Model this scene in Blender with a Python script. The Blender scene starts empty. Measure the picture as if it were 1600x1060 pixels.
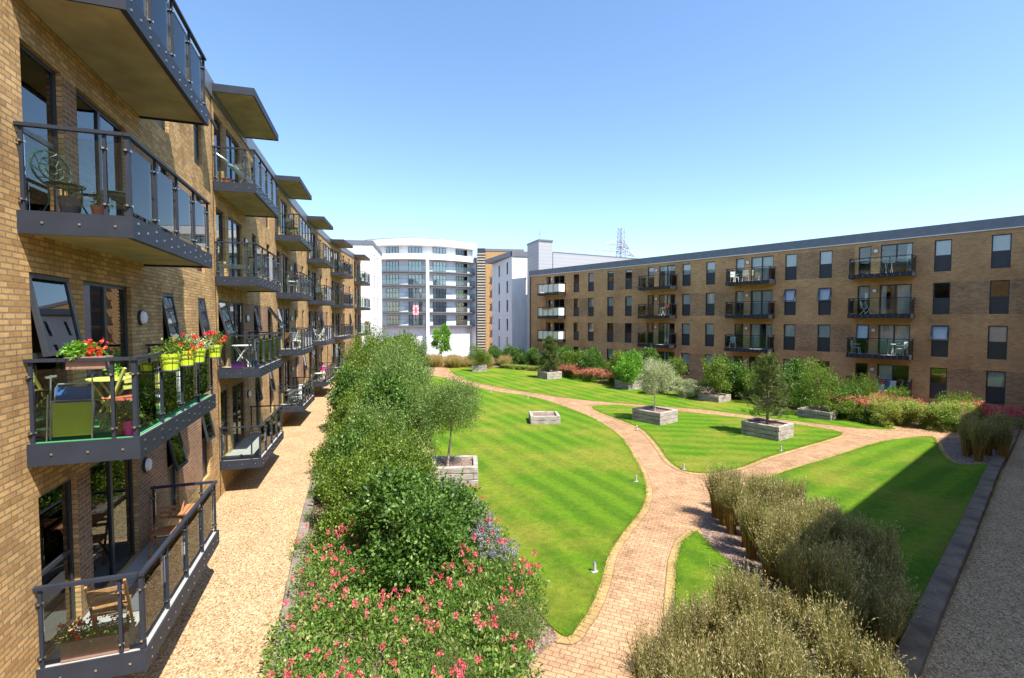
import bpy, math, random
import numpy as np
from mathutils import Vector, Matrix
R=math.radians
SC=bpy.context.scene; COL=SC.collection
# ---------------------------------------------------------------- camera
F=750.0; YAW=math.atan(260/F); PIT=math.atan(31/F); H=5.70
cam=bpy.data.cameras.new('camera'); co=bpy.data.objects.new('camera',cam); COL.objects.link(co)
cam.sensor_fit='HORIZONTAL'; cam.sensor_width=36; cam.lens=36*F/1600; cam.clip_start=.05; cam.clip_end=4000
co.location=(0,0,H); co.rotation_euler=(R(90)-PIT,0,-YAW); SC.camera=co
SC.render.resolution_x=1024; SC.render.resolution_y=678
# ---------------------------------------------------------------- world, sun
SUN_EL=R(58); SUN_AZ=math.atan2(.42,-.907)      # azimuth clockwise from +Y
w=bpy.data.worlds.new('World'); SC.world=w; w.use_nodes=True
nt=w.node_tree; bg=nt.nodes['Background']; sky=nt.nodes.new('ShaderNodeTexSky')
sky.sky_type='NISHITA'; sky.sun_disc=False; sky.sun_elevation=SUN_EL; sky.sun_rotation=SUN_AZ
sky.air_density=1.0; sky.dust_density=.55; sky.ozone_density=2.6; sky.altitude=0
hs=nt.nodes.new('ShaderNodeHueSaturation'); hs.inputs['Saturation'].default_value=1.07; nt.links.new(sky.outputs[0],hs.inputs['Color']); nt.links.new(hs.outputs[0],bg.inputs[0]); bg.inputs[1].default_value=.138
sl=bpy.data.lights.new('sun','SUN'); sl.energy=5.0; sl.angle=R(.53); sl.color=(1,.94,.84)
so=bpy.data.objects.new('sun',sl); COL.objects.link(so)
sd=Vector((math.sin(SUN_AZ)*math.cos(SUN_EL),math.cos(SUN_AZ)*math.cos(SUN_EL),math.sin(SUN_EL)))
so.rotation_euler=sd.to_track_quat('Z','Y').to_euler(); so.location=(20,-20,40)
SC.view_settings.view_transform='Standard'; SC.view_settings.look='None'
SC.view_settings.exposure=1.12; SC.view_settings.gamma=1
SC.render.engine='CYCLES'
try:
    SC.cycles.max_bounces=8; SC.cycles.transparent_max_bounces=24; SC.cycles.caustics_reflective=False; SC.cycles.caustics_refractive=False
except Exception: pass
# ---------------------------------------------------------------- helpers
CY,SY=math.cos(YAW),math.sin(YAW)
def cw(a,Z,z=0): return Vector((a*CY+Z*SY,-a*SY+Z*CY,z))     # right/forward metres of the survey frame to world
class MB:
    def __init__(s): s.v=[];s.f=[];s.uv=[];s.m=[]
    def poly(s,pts,uv=None,mi=0):
        i=len(s.v); s.v+= [tuple(p) for p in pts]; s.f.append(list(range(i,i+len(pts))))
        s.uv.append(uv if uv else [(0,0)]*len(pts)); s.m.append(mi)
    def box(s,x0,x1,y0,y1,z0,z1,mi=0):
        p=[Vector((x,y,z)) for z in (z0,z1) for y in (y0,y1) for x in (x0,x1)]
        for q in ((0,2,3,1),(4,5,7,6),(0,1,5,4),(2,6,7,3),(0,4,6,2),(1,3,7,5)):
            pts=[p[k] for k in q]; n=(pts[1]-pts[0]).cross(pts[2]-pts[0])
            ax=max(range(3),key=lambda k:abs(n[k])); u=[(t[1],t[2]) if ax==0 else ((t[0],t[2]) if ax==1 else (t[0],t[1])) for t in pts]
            s.poly(pts,u,mi)
        return s
    def bar(s,a,b,wx,wz,mi=0,up=(0,0,1)):
        a=Vector(a);b=Vector(b);d=(b-a).normalized(); u=Vector(up)
        if abs(d.dot(u))>.98: u=Vector((1,0,0))
        sx=d.cross(u).normalized()*wx/2; uz=sx.normalized().cross(d)*wz/2
        A=[a+sx+uz,a-sx+uz,a-sx-uz,a+sx-uz];B=[p+(b-a) for p in A]
        s.poly(A,None,mi); s.poly(B[::-1],None,mi)
        for k in range(4): s.poly([A[k],B[k],B[(k+1)%4],A[(k+1)%4]][::-1],[(0,0),(0,1),(.1,1),(.1,0)],mi)
        return s
    def tube(s,pts,rs,n=8,mi=0,cap=True):
        pts=[Vector(p) for p in pts]; rings=[]
        if not hasattr(rs,'__len__'): rs=[rs]*len(pts)
        for k,p in enumerate(pts):
            d=(pts[min(k+1,len(pts)-1)]-pts[max(k-1,0)]).normalized(); u=Vector((0,0,1)) if abs(d.z)<.95 else Vector((1,0,0))
            x=d.cross(u).normalized(); y=x.cross(d)
            rings.append([p+(x*math.cos(t)+y*math.sin(t))*rs[k] for t in [2*math.pi*j/n for j in range(n)]])
        for k in range(len(pts)-1):
            for j in range(n):
                s.poly([rings[k][j],rings[k][(j+1)%n],rings[k+1][(j+1)%n],rings[k+1][j]][::-1],None,mi)
        if cap: s.poly(rings[0],None,mi); s.poly(rings[-1][::-1],None,mi)
        return s
    def lathe(s,prof,n=16,c=(0,0,0),mi=0,sx=1,sy=1):
        rg=[[Vector((c[0]+r*sx*math.cos(2*math.pi*j/n),c[1]+r*sy*math.sin(2*math.pi*j/n),c[2]+z)) for j in range(n)] for r,z in prof]
        for k in range(len(rg)-1):
            for j in range(n): s.poly([rg[k][j],rg[k][(j+1)%n],rg[k+1][(j+1)%n],rg[k+1][j]],None,mi)
        return s
    def mesh(s,name,mats,smooth=False):
        me=bpy.data.meshes.new(name); me.from_pydata(s.v,[],s.f)
        ul=me.uv_layers.new(name='UVMap'); k=0
        flat=[c for u in s.uv for t in u for c in t]; ul.data.foreach_set('uv',flat)
        if not isinstance(mats,(list,tuple)): mats=[mats]
        for m in mats: me.materials.append(m)
        me.polygons.foreach_set('material_index',s.m)
        if smooth: me.polygons.foreach_set('use_smooth',[True]*len(s.f))
        me.update(); return me
    def build(s,name,mats,parent=None,loc=(0,0,0),rz=0,smooth=False): return ob(name,s.mesh(name,mats,smooth),parent,loc,rz)
def ob(name,me,parent=None,loc=(0,0,0),rz=0,rx=0,ry=0):
    o=bpy.data.objects.new(name,me); COL.objects.link(o); o.parent=parent; o.location=loc; o.rotation_euler=(rx,ry,rz); return o
def tag(o,label,cat,group=None):
    o['label']=label; o['category']=cat
    if group: o['group']=group
    return o
def thing(name,label,cat,loc=(0,0,0),rz=0,group=None): return tag(ob(name,None,None,loc,rz),label,cat,group)
def struct(o,kind='structure'): o['kind']=kind; return o
def copy_tree(o,parent=None):
    c=o.copy(); COL.objects.link(c); c.parent=parent
    for ch in list(o.children): copy_tree(ch,c)
    return c
# ---------------------------------------------------------------- materials
def nmat(name):
    m=bpy.data.materials.new(name); m.use_nodes=True; t=m.node_tree; b=t.nodes['Principled BSDF']; return m,t,b
def N(t,ty,**k):
    n=t.nodes.new(ty)
    for a,v in k.items():
        if a in n.inputs.keys() if hasattr(n.inputs,'keys') else False: n.inputs[a].default_value=v
        else: setattr(n,a,v)
    return n
def rgba(c): return (c[0],c[1],c[2],1)
def ramp(t,src,stops):
    r=t.nodes.new('ShaderNodeValToRGB'); e=r.color_ramp.elements
    while len(e)<len(stops): e.new(.5)
    for k,(p,c) in enumerate(stops): e[k].position=p; e[k].color=rgba(c)
    t.links.new(src,r.inputs[0]); return r.outputs[0]
def noise(t,scale,detail=4,rough=.55,vec=None,kind='Object'):
    n=t.nodes.new('ShaderNodeTexNoise'); n.inputs['Scale'].default_value=scale; n.inputs['Detail'].default_value=detail; n.inputs['Roughness'].default_value=rough
    if vec is None: vec=t.nodes.new('ShaderNodeTexCoord').outputs[kind]
    t.links.new(vec,n.inputs['Vector']); return n.outputs['Fac']
def mix(t,a,b,fac,mode='MIX'):
    n=t.nodes.new('ShaderNodeMix'); n.data_type='RGBA'; n.blend_type=mode
    for sk,v in (('Factor',fac),):
        if hasattr(v,'is_output') : t.links.new(v,n.inputs[0])
        else: n.inputs[0].default_value=v
    for i,v in ((6,a),(7,b)):
        if hasattr(v,'is_output'): t.links.new(v,n.inputs[i])
        else: n.inputs[i].default_value=rgba(v)
    return n.outputs[2]
def bump(t,b,h,st=.3,dist=.02):
    n=t.nodes.new('ShaderNodeBump'); n.inputs['Strength'].default_value=st; n.inputs['Distance'].default_value=dist
    t.links.new(h,n.inputs['Height']); t.links.new(n.outputs[0],b.inputs['Normal'])
def plain(name,c,rough=.6,var=.15,sc=6,metal=0,spec=.5,bmp=0):
    m,t,b=nmat(name); nz=noise(t,sc,5)
    col=ramp(t,nz,[(.3,[x*(1-var) for x in c]),(.7,[min(1,x*(1+var)) for x in c])]); t.links.new(col,b.inputs['Base Color'])
    b.inputs['Roughness'].default_value=rough; b.inputs['Metallic'].default_value=metal; b.inputs['Specular IOR Level'].default_value=spec
    if bmp: bump(t,b,noise(t,sc*8,4),bmp,.01)
    return m
def brickmat(name,c1,c2,cm,bw=.225,rh=.075,mort=.011,kind='UV',var=.35,big=.22,extra=None,rough=.9):
    m,t,b=nmat(name); tc=t.nodes.new('ShaderNodeTexCoord'); br=t.nodes.new('ShaderNodeTexBrick')
    t.links.new(tc.outputs[kind],br.inputs['Vector']); br.inputs['Scale'].default_value=1
    br.inputs['Brick Width'].default_value=bw; br.inputs['Row Height'].default_value=rh; br.inputs['Mortar Size'].default_value=mort; br.inputs['Mortar Smooth'].default_value=.15
    br.inputs['Color1'].default_value=rgba(c1); br.inputs['Color2'].default_value=rgba(c2); br.inputs['Mortar'].default_value=rgba(cm); br.inputs['Bias'].default_value=-.1
    n1=noise(t,1.1,5,.6,tc.outputs[kind]); n2=noise(t,22,3,.6,tc.outputs[kind])
    c=mix(t,br.outputs['Color'],ramp(t,n1,[(.3,(1-big,)*3),(.7,(1+big*.6,)*3)]),1,'MULTIPLY')
    c=mix(t,c,ramp(t,n2,[(.3,(1-var*.5,)*3),(.7,(1+var*.4,)*3)]),1,'MULTIPLY')
    if extra: c=extra(t,c,tc.outputs[kind])
    t.links.new(c,b.inputs['Base Color']); b.inputs['Roughness'].default_value=rough; b.inputs['Specular IOR Level'].default_value=.25
    inv=t.nodes.new('ShaderNodeMath'); inv.operation='SUBTRACT'; inv.inputs[0].default_value=1; t.links.new(br.outputs['Fac'],inv.inputs[1])
    bump(t,b,inv.outputs[0],.6,.008); return m
def weather(t,c,v):
    mp=t.nodes.new('ShaderNodeMapping'); mp.inputs['Scale'].default_value=(1.6,.22,1); t.links.new(v,mp.inputs[0]); n=noise(t,1,6,.7,mp.outputs[0]); return mix(t,c,ramp(t,n,[(.34,(.74,.72,.70)),(.5,(1,1,1)),(.68,(1.06,1.05,1.03))]),1,'MULTIPLY')
BRICK=brickmat('yellow_brick',(.66,.41,.17),(.39,.21,.075),(.29,.21,.12),extra=weather)
BRICKD=brickmat('brown_brick',(.34,.165,.08),(.20,.10,.06),(.36,.27,.18))
def stain(t,c,v):                                    # sooty runs under the parapet of the weathered wing
    n=noise(t,.55,5,.7,v); return mix(t,c,ramp(t,n,[(.5,(1,1,1)),(.72,(.55,.5,.46))]),1,'MULTIPLY')
BRICKR=brickmat('weathered_brick',(.72,.385,.16),(.52,.275,.115),(.42,.30,.19),extra=stain)
BRICKRD=brickmat('weathered_brown_brick',(.50,.27,.125),(.25,.135,.075),(.46,.33,.21),extra=stain)
STEEL=plain('grey_steel',(.024,.029,.042),.55,.14,3,spec=.25)
STEELB=plain('dark_frame',(.03,.034,.042),.4,.1,3)
ZINC=plain('zinc_cladding',(.16,.17,.195),.45,.1,2,.3)
CONC=plain('concrete_soffit',(.36,.31,.19),.9,.25,1.6,spec=.2,bmp=.2)  # warm olive tint carries light bounced up from below
DECK=plain('balcony_floor',(.34,.33,.31),.8,.12,5)
CHROME=plain('bolt_steel',(.75,.75,.75),.3,.05,5,metal=1)
def rendermat():
    m,t,b=nmat('white_render'); tc=t.nodes.new('ShaderNodeTexCoord'); mp=t.nodes.new('ShaderNodeMapping'); mp.inputs['Scale'].default_value=(2.2,2.2,.18); t.links.new(tc.outputs['Object'],mp.inputs[0])
    n=noise(t,1.2,5,.65,mp.outputs[0]); c=ramp(t,n,[(.3,(.60,.60,.60)),(.58,(.73,.745,.765))]); t.links.new(c,b.inputs['Base Color']); b.inputs['Roughness'].default_value=.85; b.inputs['Specular IOR Level'].default_value=.2; return m
WHITE=rendermat()
WPLAS=plain('white_plastic',(.8,.8,.79),.45,.04,4)
CURT=plain('curtain_cloth',(.80,.79,.75),.9,.08,6)
BLIND=plain('pale_blind',(.88,.91,.95),.9,.04,2)
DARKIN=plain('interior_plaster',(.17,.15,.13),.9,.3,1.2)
def glass(name,tint,ior=1.55,boost=.03,rough=0.0):
    m,t,b=nmat(name); t.nodes.remove(b); out=t.nodes['Material Output']
    tr=t.nodes.new('ShaderNodeBsdfTransparent'); tr.inputs[0].default_value=rgba(tint); gl=t.nodes.new('ShaderNodeBsdfGlossy'); gl.inputs['Roughness'].default_value=rough
    fr=t.nodes.new('ShaderNodeFresnel'); fr.inputs[0].default_value=ior; ad=t.nodes.new('ShaderNodeMath'); ad.operation='ADD'; ad.use_clamp=True; ad.inputs[1].default_value=boost
    geo=t.nodes.new('ShaderNodeNewGeometry')
    t.links.new(fr.outputs[0],ad.inputs[0]); mx=t.nodes.new('ShaderNodeMixShader'); t.links.new(ad.outputs[0],mx.inputs[0]); t.links.new(tr.outputs[0],mx.inputs[1]); t.links.new(gl.outputs[0],mx.inputs[2]); t.links.new(mx.outputs[0],out.inputs[0])
    return m
PANE=glass('window_glass',(.93,.96,.97),1.9,.06)
PANER=glass('clear_window_glass',(.95,.97,.98),1.5,.04)
BGLASSW=plain('opal_balustrade',(.78,.76,.68),.35,.04,3)
BGLASS=glass('balustrade_glass',(.86,.93,.92),1.45,.0)
BGLASSF=glass('frosted_balustrade',(.86,.95,.95),1.4,.08,.1)
def leafmat(name,c1,c2,c3=None,tr=.35,rough=.45):
    m,t,b=nmat(name); at=t.nodes.new('ShaderNodeAttribute'); at.attribute_name='rnd'
    st=[(0,c1),(.75,c2),(1,c3 or c2)]; col=ramp(t,at.outputs['Fac'],st)
    t.links.new(col,b.inputs['Base Color']); b.inputs['Roughness'].default_value=rough; b.inputs['Specular IOR Level'].default_value=.35
    tl=t.nodes.new('ShaderNodeBsdfTranslucent'); c2_=mix(t,col,(1.25,1.35,.6),1,'MULTIPLY'); t.links.new(c2_,tl.inputs[0])
    mx=t.nodes.new('ShaderNodeMixShader'); mx.inputs[0].default_value=tr; t.links.new(b.outputs[0],mx.inputs[1]); t.links.new(tl.outputs[0],mx.inputs[2]); t.links.new(mx.outputs[0],t.nodes['Material Output'].inputs[0]); return m
L_DK=leafmat('laurel_leaf',(.03,.075,.012),(.10,.20,.03),(.26,.38,.11))
L_MID=leafmat('green_leaf',(.05,.095,.010),(.15,.24,.026),(.32,.38,.09))
L_OL=leafmat('olive_leaf',(.07,.125,.025),(.17,.265,.062),(.36,.43,.17))
L_SILV=leafmat('silver_leaf',(.20,.23,.13),(.40,.43,.27),(.62,.64,.46))
L_BR=leafmat('bright_leaf',(.07,.18,.015),(.16,.36,.035),(.28,.48,.08))
L_PINE=leafmat('pine_needle',(.04,.07,.015),(.12,.165,.035),(.24,.27,.08),.15)
L_YEL=leafmat('yellow_shrub',(.16,.22,.04),(.33,.38,.09),(.5,.46,.15))
L_RED=leafmat('red_leaf',(.20,.09,.03),(.42,.17,.07),(.5,.3,.12))
FL_PINK=leafmat('pink_flower',(.45,.06,.08),(.72,.10,.17),(.80,.30,.30),.25)
FL_RED=leafmat('red_flower',(.6,.02,.02),(.8,.05,.03),(.85,.2,.1),.25)
FL_LAV=leafmat('lavender_flower',(.16,.15,.18),(.26,.24,.30),(.36,.35,.38),.2)
G_BASE=leafmat('grass_blade',(.09,.12,.03),(.20,.22,.06),(.36,.28,.11),.3)
G_STRAW=leafmat('straw_blade',(.30,.15,.03),(.42,.24,.07),(.5,.34,.14),.3)
G_HEAD=leafmat('grass_plume',(.26,.21,.10),(.40,.33,.17),(.58,.48,.28),.35)
BARK=plain('bark',(.20,.16,.12),.9,.3,14,bmp=.5)
BARKP=plain('pale_bark',(.42,.36,.28),.9,.2,14,bmp=.3)
def woodmat(name,c1,c2,sc=3,axis=(1,1,14)):
    m,t,b=nmat(name); tc=t.nodes.new('ShaderNodeTexCoord'); mp=t.nodes.new('ShaderNodeMapping'); mp.inputs['Scale'].default_value=axis; t.links.new(tc.outputs['Object'],mp.inputs[0])
    n=noise(t,sc,6,.65,mp.outputs[0]); n2=noise(t,2.3,3,.6,tc.outputs['Object']); c=ramp(t,n,[(.3,c1),(.68,c2)])
    c=mix(t,c,ramp(t,n2,[(.35,(.75,.73,.7)),(.65,(1.08,1.06,1.04))]),1,'MULTIPLY'); t.links.new(c,b.inputs['Base Color']); b.inputs['Roughness'].default_value=.85; bump(t,b,n,.5,.01); return m
SLEEPER=woodmat('weathered_sleeper',(.19,.16,.14),(.50,.45,.415))
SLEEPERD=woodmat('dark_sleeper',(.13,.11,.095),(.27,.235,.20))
TEAK=woodmat('teak',(.30,.13,.05),(.46,.23,.10),4,(6,6,6))
PALEW=woodmat('pale_wood',(.50,.36,.20),(.62,.48,.30),4,(6,6,6))
def ground_mats():
    m,t,b=nmat('bark_mulch'); n=noise(t,28,6,.7); v=t.nodes.new('ShaderNodeTexVoronoi'); v.inputs['Scale'].default_value=26; t.links.new(t.nodes.new('ShaderNodeTexCoord').outputs['Object'],v.inputs['Vector'])
    c=ramp(t,v.outputs['Color'],[(.1,(.10,.06,.04)),(.5,(.21,.135,.10)),(.9,(.36,.27,.22))]); c=mix(t,c,ramp(t,n,[(.3,(.6,.6,.6)),(.7,(1.2,1.2,1.2))]),1,'MULTIPLY')
    t.links.new(c,b.inputs['Base Color']); b.inputs['Roughness'].default_value=.95; bump(t,b,v.outputs['Distance'],.8,.03); mulch=m
    m,t,b=nmat('gravel'); tc=t.nodes.new('ShaderNodeTexCoord').outputs['Object']; v=t.nodes.new('ShaderNodeTexVoronoi'); v.inputs['Scale'].default_value=38; t.links.new(tc,v.inputs['Vector'])
    v2=t.nodes.new('ShaderNodeTexVoronoi'); v2.inputs['Scale'].default_value=95; t.links.new(tc,v2.inputs['Vector'])
    c=ramp(t,v.outputs['Color'],[(.15,(.20,.115,.05)),(.4,(.39,.275,.155)),(.7,(.48,.37,.225)),(.95,(.66,.56,.42))])
    c=mix(t,c,ramp(t,v2.outputs['Color'],[(.2,(.7,.66,.6)),(.8,(1.1,1.1,1.1))]),1,'MULTIPLY')
    n=noise(t,.8,4,.6,tc); c=mix(t,c,ramp(t,n,[(.3,(.88,.84,.8)),(.7,(1.06,1.06,1.06))]),1,'MULTIPLY')
    t.links.new(c,b.inputs['Base Color']); b.inputs['Roughness'].default_value=.9; b.inputs['Specular IOR Level'].default_value=.2; bump(t,b,v.outputs['Distance'],.7,.015); gravel=m
    m,t,b=nmat('mown_lawn'); tc=t.nodes.new('ShaderNodeTexCoord').outputs['UV']
    sp=t.nodes.new('ShaderNodeSeparateXYZ'); t.links.new(tc,sp.inputs[0]); n0=noise(t,.5,3,.5,tc)
    ad=t.nodes.new('ShaderNodeMath'); ad.operation='MULTIPLY_ADD'; ad.inputs[1].default_value=.45; t.links.new(n0,ad.inputs[0]); t.links.new(sp.outputs[0],ad.inputs[2])
    ml=t.nodes.new('ShaderNodeMath'); ml.operation='MULTIPLY'; ml.inputs[1].default_value=2*math.pi/1.02; t.links.new(ad.outputs[0],ml.inputs[0])
    sn=t.nodes.new('ShaderNodeMath'); sn.operation='SINE'; t.links.new(ml.outputs[0],sn.inputs[0])
    st=t.nodes.new('ShaderNodeMapRange'); st.inputs[1].default_value=-.7; st.inputs[2].default_value=.7; t.links.new(sn.outputs[0],st.inputs[0])
    c=mix(t,(.078,.172,.008),(.118,.226,.011),st.outputs[0])
    n=noise(t,.28,4,.6,tc); c=mix(t,c,(.29,.25,.05),ramp(t,n,[(.46,(0,0,0)),(.72,(.8,.8,.8))]))
    n2=noise(t,5,6,.8,tc); c=mix(t,c,ramp(t,n2,[(.33,(.66,.70,.55)),(.67,(1.25,1.2,1.15))]),1,'MULTIPLY')
    n4=noise(t,22,4,.8,tc); c=mix(t,c,ramp(t,n4,[(.3,(.68,.72,.6)),(.7,(1.22,1.2,1.1))]),1,'MULTIPLY')
    n3=noise(t,90,3,.8,tc); c=mix(t,c,ramp(t,n3,[(.3,(.62,.66,.55)),(.7,(1.22,1.2,1.15))]),1,'MULTIPLY')
    t.links.new(c,b.inputs['Base Color']); b.inputs['Roughness'].default_value=.9; b.inputs['Specular IOR Level'].default_value=.15; bump(t,b,n3,.9,.03); return mulch,gravel,m
MULCH,GRAVEL,LAWN=ground_mats()
def worn(t,c,v):
    n=noise(t,.45,6,.75,v); c=mix(t,c,ramp(t,n,[(.38,(.74,.72,.68)),(.55,(1,1,1))]),1,'MULTIPLY'); n=noise(t,3.2,3,.9,v); return mix(t,c,ramp(t,n,[(.34,(.72,.70,.66)),(.48,(1,1,1)),(.66,(1.0,1.0,1.0)),(.75,(1.2,1.18,1.1))]),1,'MULTIPLY')
PAVER=brickmat('block_paving',(.47,.285,.16),(.35,.205,.115),(.19,.13,.085),.20,.115,.008,var=.35,big=.16,extra=worn)
PAVERY=brickmat('buff_border_paving',(.46,.31,.13),(.36,.235,.095),(.24,.165,.09),.14,.21,.010,var=.4,big=.2,extra=worn)
# ---------------------------------------------------------------- leaf clouds
def leafcloud(name,P,D,ln,wd,rng,mat,mis=None,spread=.8,fold=False):
    n=len(P); T=D+rng.normal(0,spread,(n,3)); T/=np.linalg.norm(T,axis=1)[:,None]+1e-9
    S=np.cross(T,rng.normal(0,1,(n,3))); S/=np.linalg.norm(S,axis=1)[:,None]+1e-9
    l=(ln*rng.uniform(.65,1.25,n))[:,None]; wv=(wd*rng.uniform(.7,1.2,n))[:,None]
    V=np.empty((n,4,3)); V[:,0]=P; V[:,1]=P+T*l*.5+S*wv*.5; V[:,2]=P+T*l; V[:,3]=P+T*l*.5-S*wv*.5
    return quadmesh(name,V,rng.random(n),mat,mis)
def quadmesh(name,V,rnd,mat,mis=None):
    n=len(V); me=bpy.data.meshes.new(name); me.vertices.add(n*4); me.vertices.foreach_set('co',V.reshape(-1))
    me.loops.add(n*4); me.loops.foreach_set('vertex_index',np.arange(n*4,dtype=np.int32)); me.polygons.add(n)
    me.polygons.foreach_set('loop_start',np.arange(0,n*4,4,dtype=np.int32)); me.polygons.foreach_set('loop_total',np.full(n,4,dtype=np.int32))
    for m in (mat if isinstance(mat,(list,tuple)) else [mat]): me.materials.append(m)
    if mis is not None: me.polygons.foreach_set('material_index',mis.astype(np.int32))
    at=me.attributes.new('rnd','FLOAT','FACE'); at.data.foreach_set('value',rnd.astype(np.float32)); me.update(calc_edges=True); return me
def lobepts(rng,lobes,k,per,sig,inner=.5):
    c=np.array([l[:3] for l in lobes],float); r=np.array([l[3] for l in lobes],float); zz=np.array([l[4] if len(l)>4 else 1 for l in lobes],float)
    p=r**2/np.sum(r**2); i=rng.choice(len(lobes),k,p=p); d=rng.normal(0,1,(k,3)); d/=np.linalg.norm(d,axis=1)[:,None]
    rr=r[i]*(1-(1-inner)*rng.random(k)**2.2)*rng.uniform(.86,1.12,k); off=d*rr[:,None]; off[:,2]*=zz[i]; C=c[i]+off
    P=np.repeat(C,per,0)+rng.normal(0,1,(k*per,3))*sig; D=np.repeat(d,per,0)+np.array([0,0,.35]); ok=P[:,2]>.03
    return P[ok],D[ok]
def limbs(rng,h,tr,r,n,r0,lean=(0,0)):
    m=MB(); top=Vector((lean[0],lean[1],h*.8)); b=[Vector((0,0,0)),Vector((lean[0]*.2+rng.uniform(-.03,.03),lean[1]*.2,tr*.5)),Vector((lean[0]*.5,lean[1]*.5,tr)),top]
    m.tube(b,[r0,r0*.8,r0*.65,r0*.2],8)
    for k in range(n):
        a=rng.uniform(0,6.28); s=rng.uniform(.0,.6); p=b[2].lerp(top,s); e=p+Vector((math.cos(a)*r*.75,math.sin(a)*r*.75,(h-p.z)*rng.uniform(.2,.75)))
        m.tube([p,p.lerp(e,.5)+Vector((0,0,.05*r)),e],[r0*.4,r0*.25,r0*.08],5)
    return m
def shrub_meshes(seed,lobes,k,per,sig,ln,wd,mat,inner=.5,spread=.8):
    rng=np.random.default_rng(seed); P,D=lobepts(rng,lobes,k,per,sig,inner); i=rng.choice(len(P),110,replace=False); q=16
    d=D[i]+np.array([0,0,.9])+rng.normal(0,.35,(110,3)); d/=np.linalg.norm(d,axis=1)[:,None]; u=np.linspace(0,1,q)[None,:,None]; L_=rng.uniform(.14,.38,(110,1,1))
    P2=(P[i][:,None]+d[:,None]*u*L_).reshape(-1,3)+rng.normal(0,.012,(110*q,3)); return leafcloud('foliage',np.concatenate([P,P2]),np.concatenate([D,np.repeat(d,q,0)*.8]),ln,wd,rng,mat,spread=spread)
def rlobes(seed,r,h,n,base=.25,rr=(.38,.6)):
    g=random.Random(seed); L=[(0,0,h*.45,r*.58,h*.42/(r*.58)*.9)]
    for _ in range(n):
        a=g.uniform(0,6.28); z=g.uniform(base,.86)*h; q=r*(1-.55*max(0,(z/h-.45)/.55)**1.4); e=g.uniform(*rr)*r
        L.append((math.cos(a)*(q-e*.6),math.sin(a)*(q-e*.6),z,e))
    return L
# ================================================================ GROUND
def smooth_closed(P,k=5):
    n=len(P); out=[]
    for i in range(n):
        p0,p1,p2,p3=[np.array(P[(i+j-1)%n],float) for j in range(4)]
        for t in [j/k for j in range(k)]:
            out.append(.5*((2*p1)+(-p0+p2)*t+(2*p0-5*p1+4*p2-p3)*t*t+(-p0+3*p1-3*p2+p3)*t**3))
    return [(float(q[0]),float(q[1])) for q in out]
def smooth_open(P,k=6):
    P=[P[0]]+list(P)+[P[-1]]; out=[]
    for i in range(1,len(P)-2):
        p0,p1,p2,p3=[np.array(q,float) for q in P[i-1:i+3]]
        for t in [j/k for j in range(k)]: out.append(.5*((2*p1)+(-p0+p2)*t+(2*p0-5*p1+4*p2-p3)*t*t+(-p0+3*p1-3*p2+p3)*t**3))
    out.append(np.array(P[-1],float)); return out
def sheet(name,P,z,mat,rot=0,skirt=0,kind='structure'):
    m=MB(); c,s_=math.cos(rot),math.sin(rot)
    a=sum(P[i][0]*P[(i+1)%len(P)][1]-P[(i+1)%len(P)][0]*P[i][1] for i in range(len(P)))
    if a<0: P=P[::-1]
    uvf=lambda p:(p[0]*c+p[1]*s_,-p[0]*s_+p[1]*c)
    m.poly([(p[0],p[1],z) for p in P],[uvf(p) for p in P])
    if skirt:
        for i in range(len(P)):
            p,q=P[i],P[(i+1)%len(P)]; m.poly([(p[0],p[1],z),(p[0],p[1],z-skirt),(q[0],q[1],z-skirt),(q[0],q[1],z)],[uvf(p),uvf(p),uvf(q),uvf(q)])
    o=m.build(name,mat); o['kind']=kind; return o
def ribbon(name,P,wd,z,mat):
    P=smooth_open(P); m=MB(); v=0; prev=None
    for i,p in enumerate(P):
        d=P[min(i+1,len(P)-1)]-P[max(i-1,0)]; d=d/np.linalg.norm(d); nn=np.array([d[1],-d[0]])
        if i: v+=np.linalg.norm(p-P[i-1])
        cur=(p-nn*wd/2,p+nn*wd/2,v)
        if prev: m.poly([(*prev[0],z),(*prev[1],z),(*cur[1],z),(*cur[0],z)],[(0,prev[2]),(wd,prev[2]),(wd,v),(0,v)])
        prev=cur
    o=m.build(name,mat); o['kind']='structure'; return o
g=MB(); rows=[(-300,0),(73,0),(104,-2.35),(2500,-2.35)]
for (Z0,h0),(Z1,h1) in zip(rows,rows[1:]):
    g.poly([cw(-2000,Z0,h0),cw(2000,Z0,h0),cw(2000,Z1,h1),cw(-2000,Z1,h1)])
struct(g.build('ground',MULCH))
LA=[(3.61,7.62),(4.05,7.85),(4.59,8.34),(5.21,9.05),(5.88,9.93),(6.76,10.78),(8.12,11.94),(8.71,12.58),(9.19,13.17),(9.76,14.07),(10.37,15.2),(10.95,16.46),(11.66,18.03),(12.39,19.82),(12.93,21.93),(13.32,24.76),(13.31,27.28),(13.2,30.04),(12.6,32.9),(11.04,35.9),(9.94,39.47),(9.1,42.78),(8.7,46.5),(7.04,47.11),(5.2,40),(4.39,33),(3.6,21.12),(3.0,14.84),(2.78,12.48),(3.0,11.3),(3.25,9.91),(3.4,8.72)]
LB=[(11.94,56.04),(14.87,55.84),(17.46,53.33),(19.2,49.65),(20.4,43.77),(21.7,38.8),(22.0,35.6),(22.6,32.9),(24.4,31.2),(25.7,29.3),(26.4,27.2),(26.48,24.39),(26.0,21.86),(26.4,19.8),(26.75,18.35),(26.88,16.78),(25.39,17.38),(24.53,18.47),(23.7,19.69),(22.88,21.06),(22.15,22.7),(21.19,24.32),(19.15,26.44),(16.93,28.74),(15.3,30.7),(14.09,33.27),(12.5,36.56),(10.9,41.87),(10.5,46.05),(10.8,51.99)]
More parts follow.
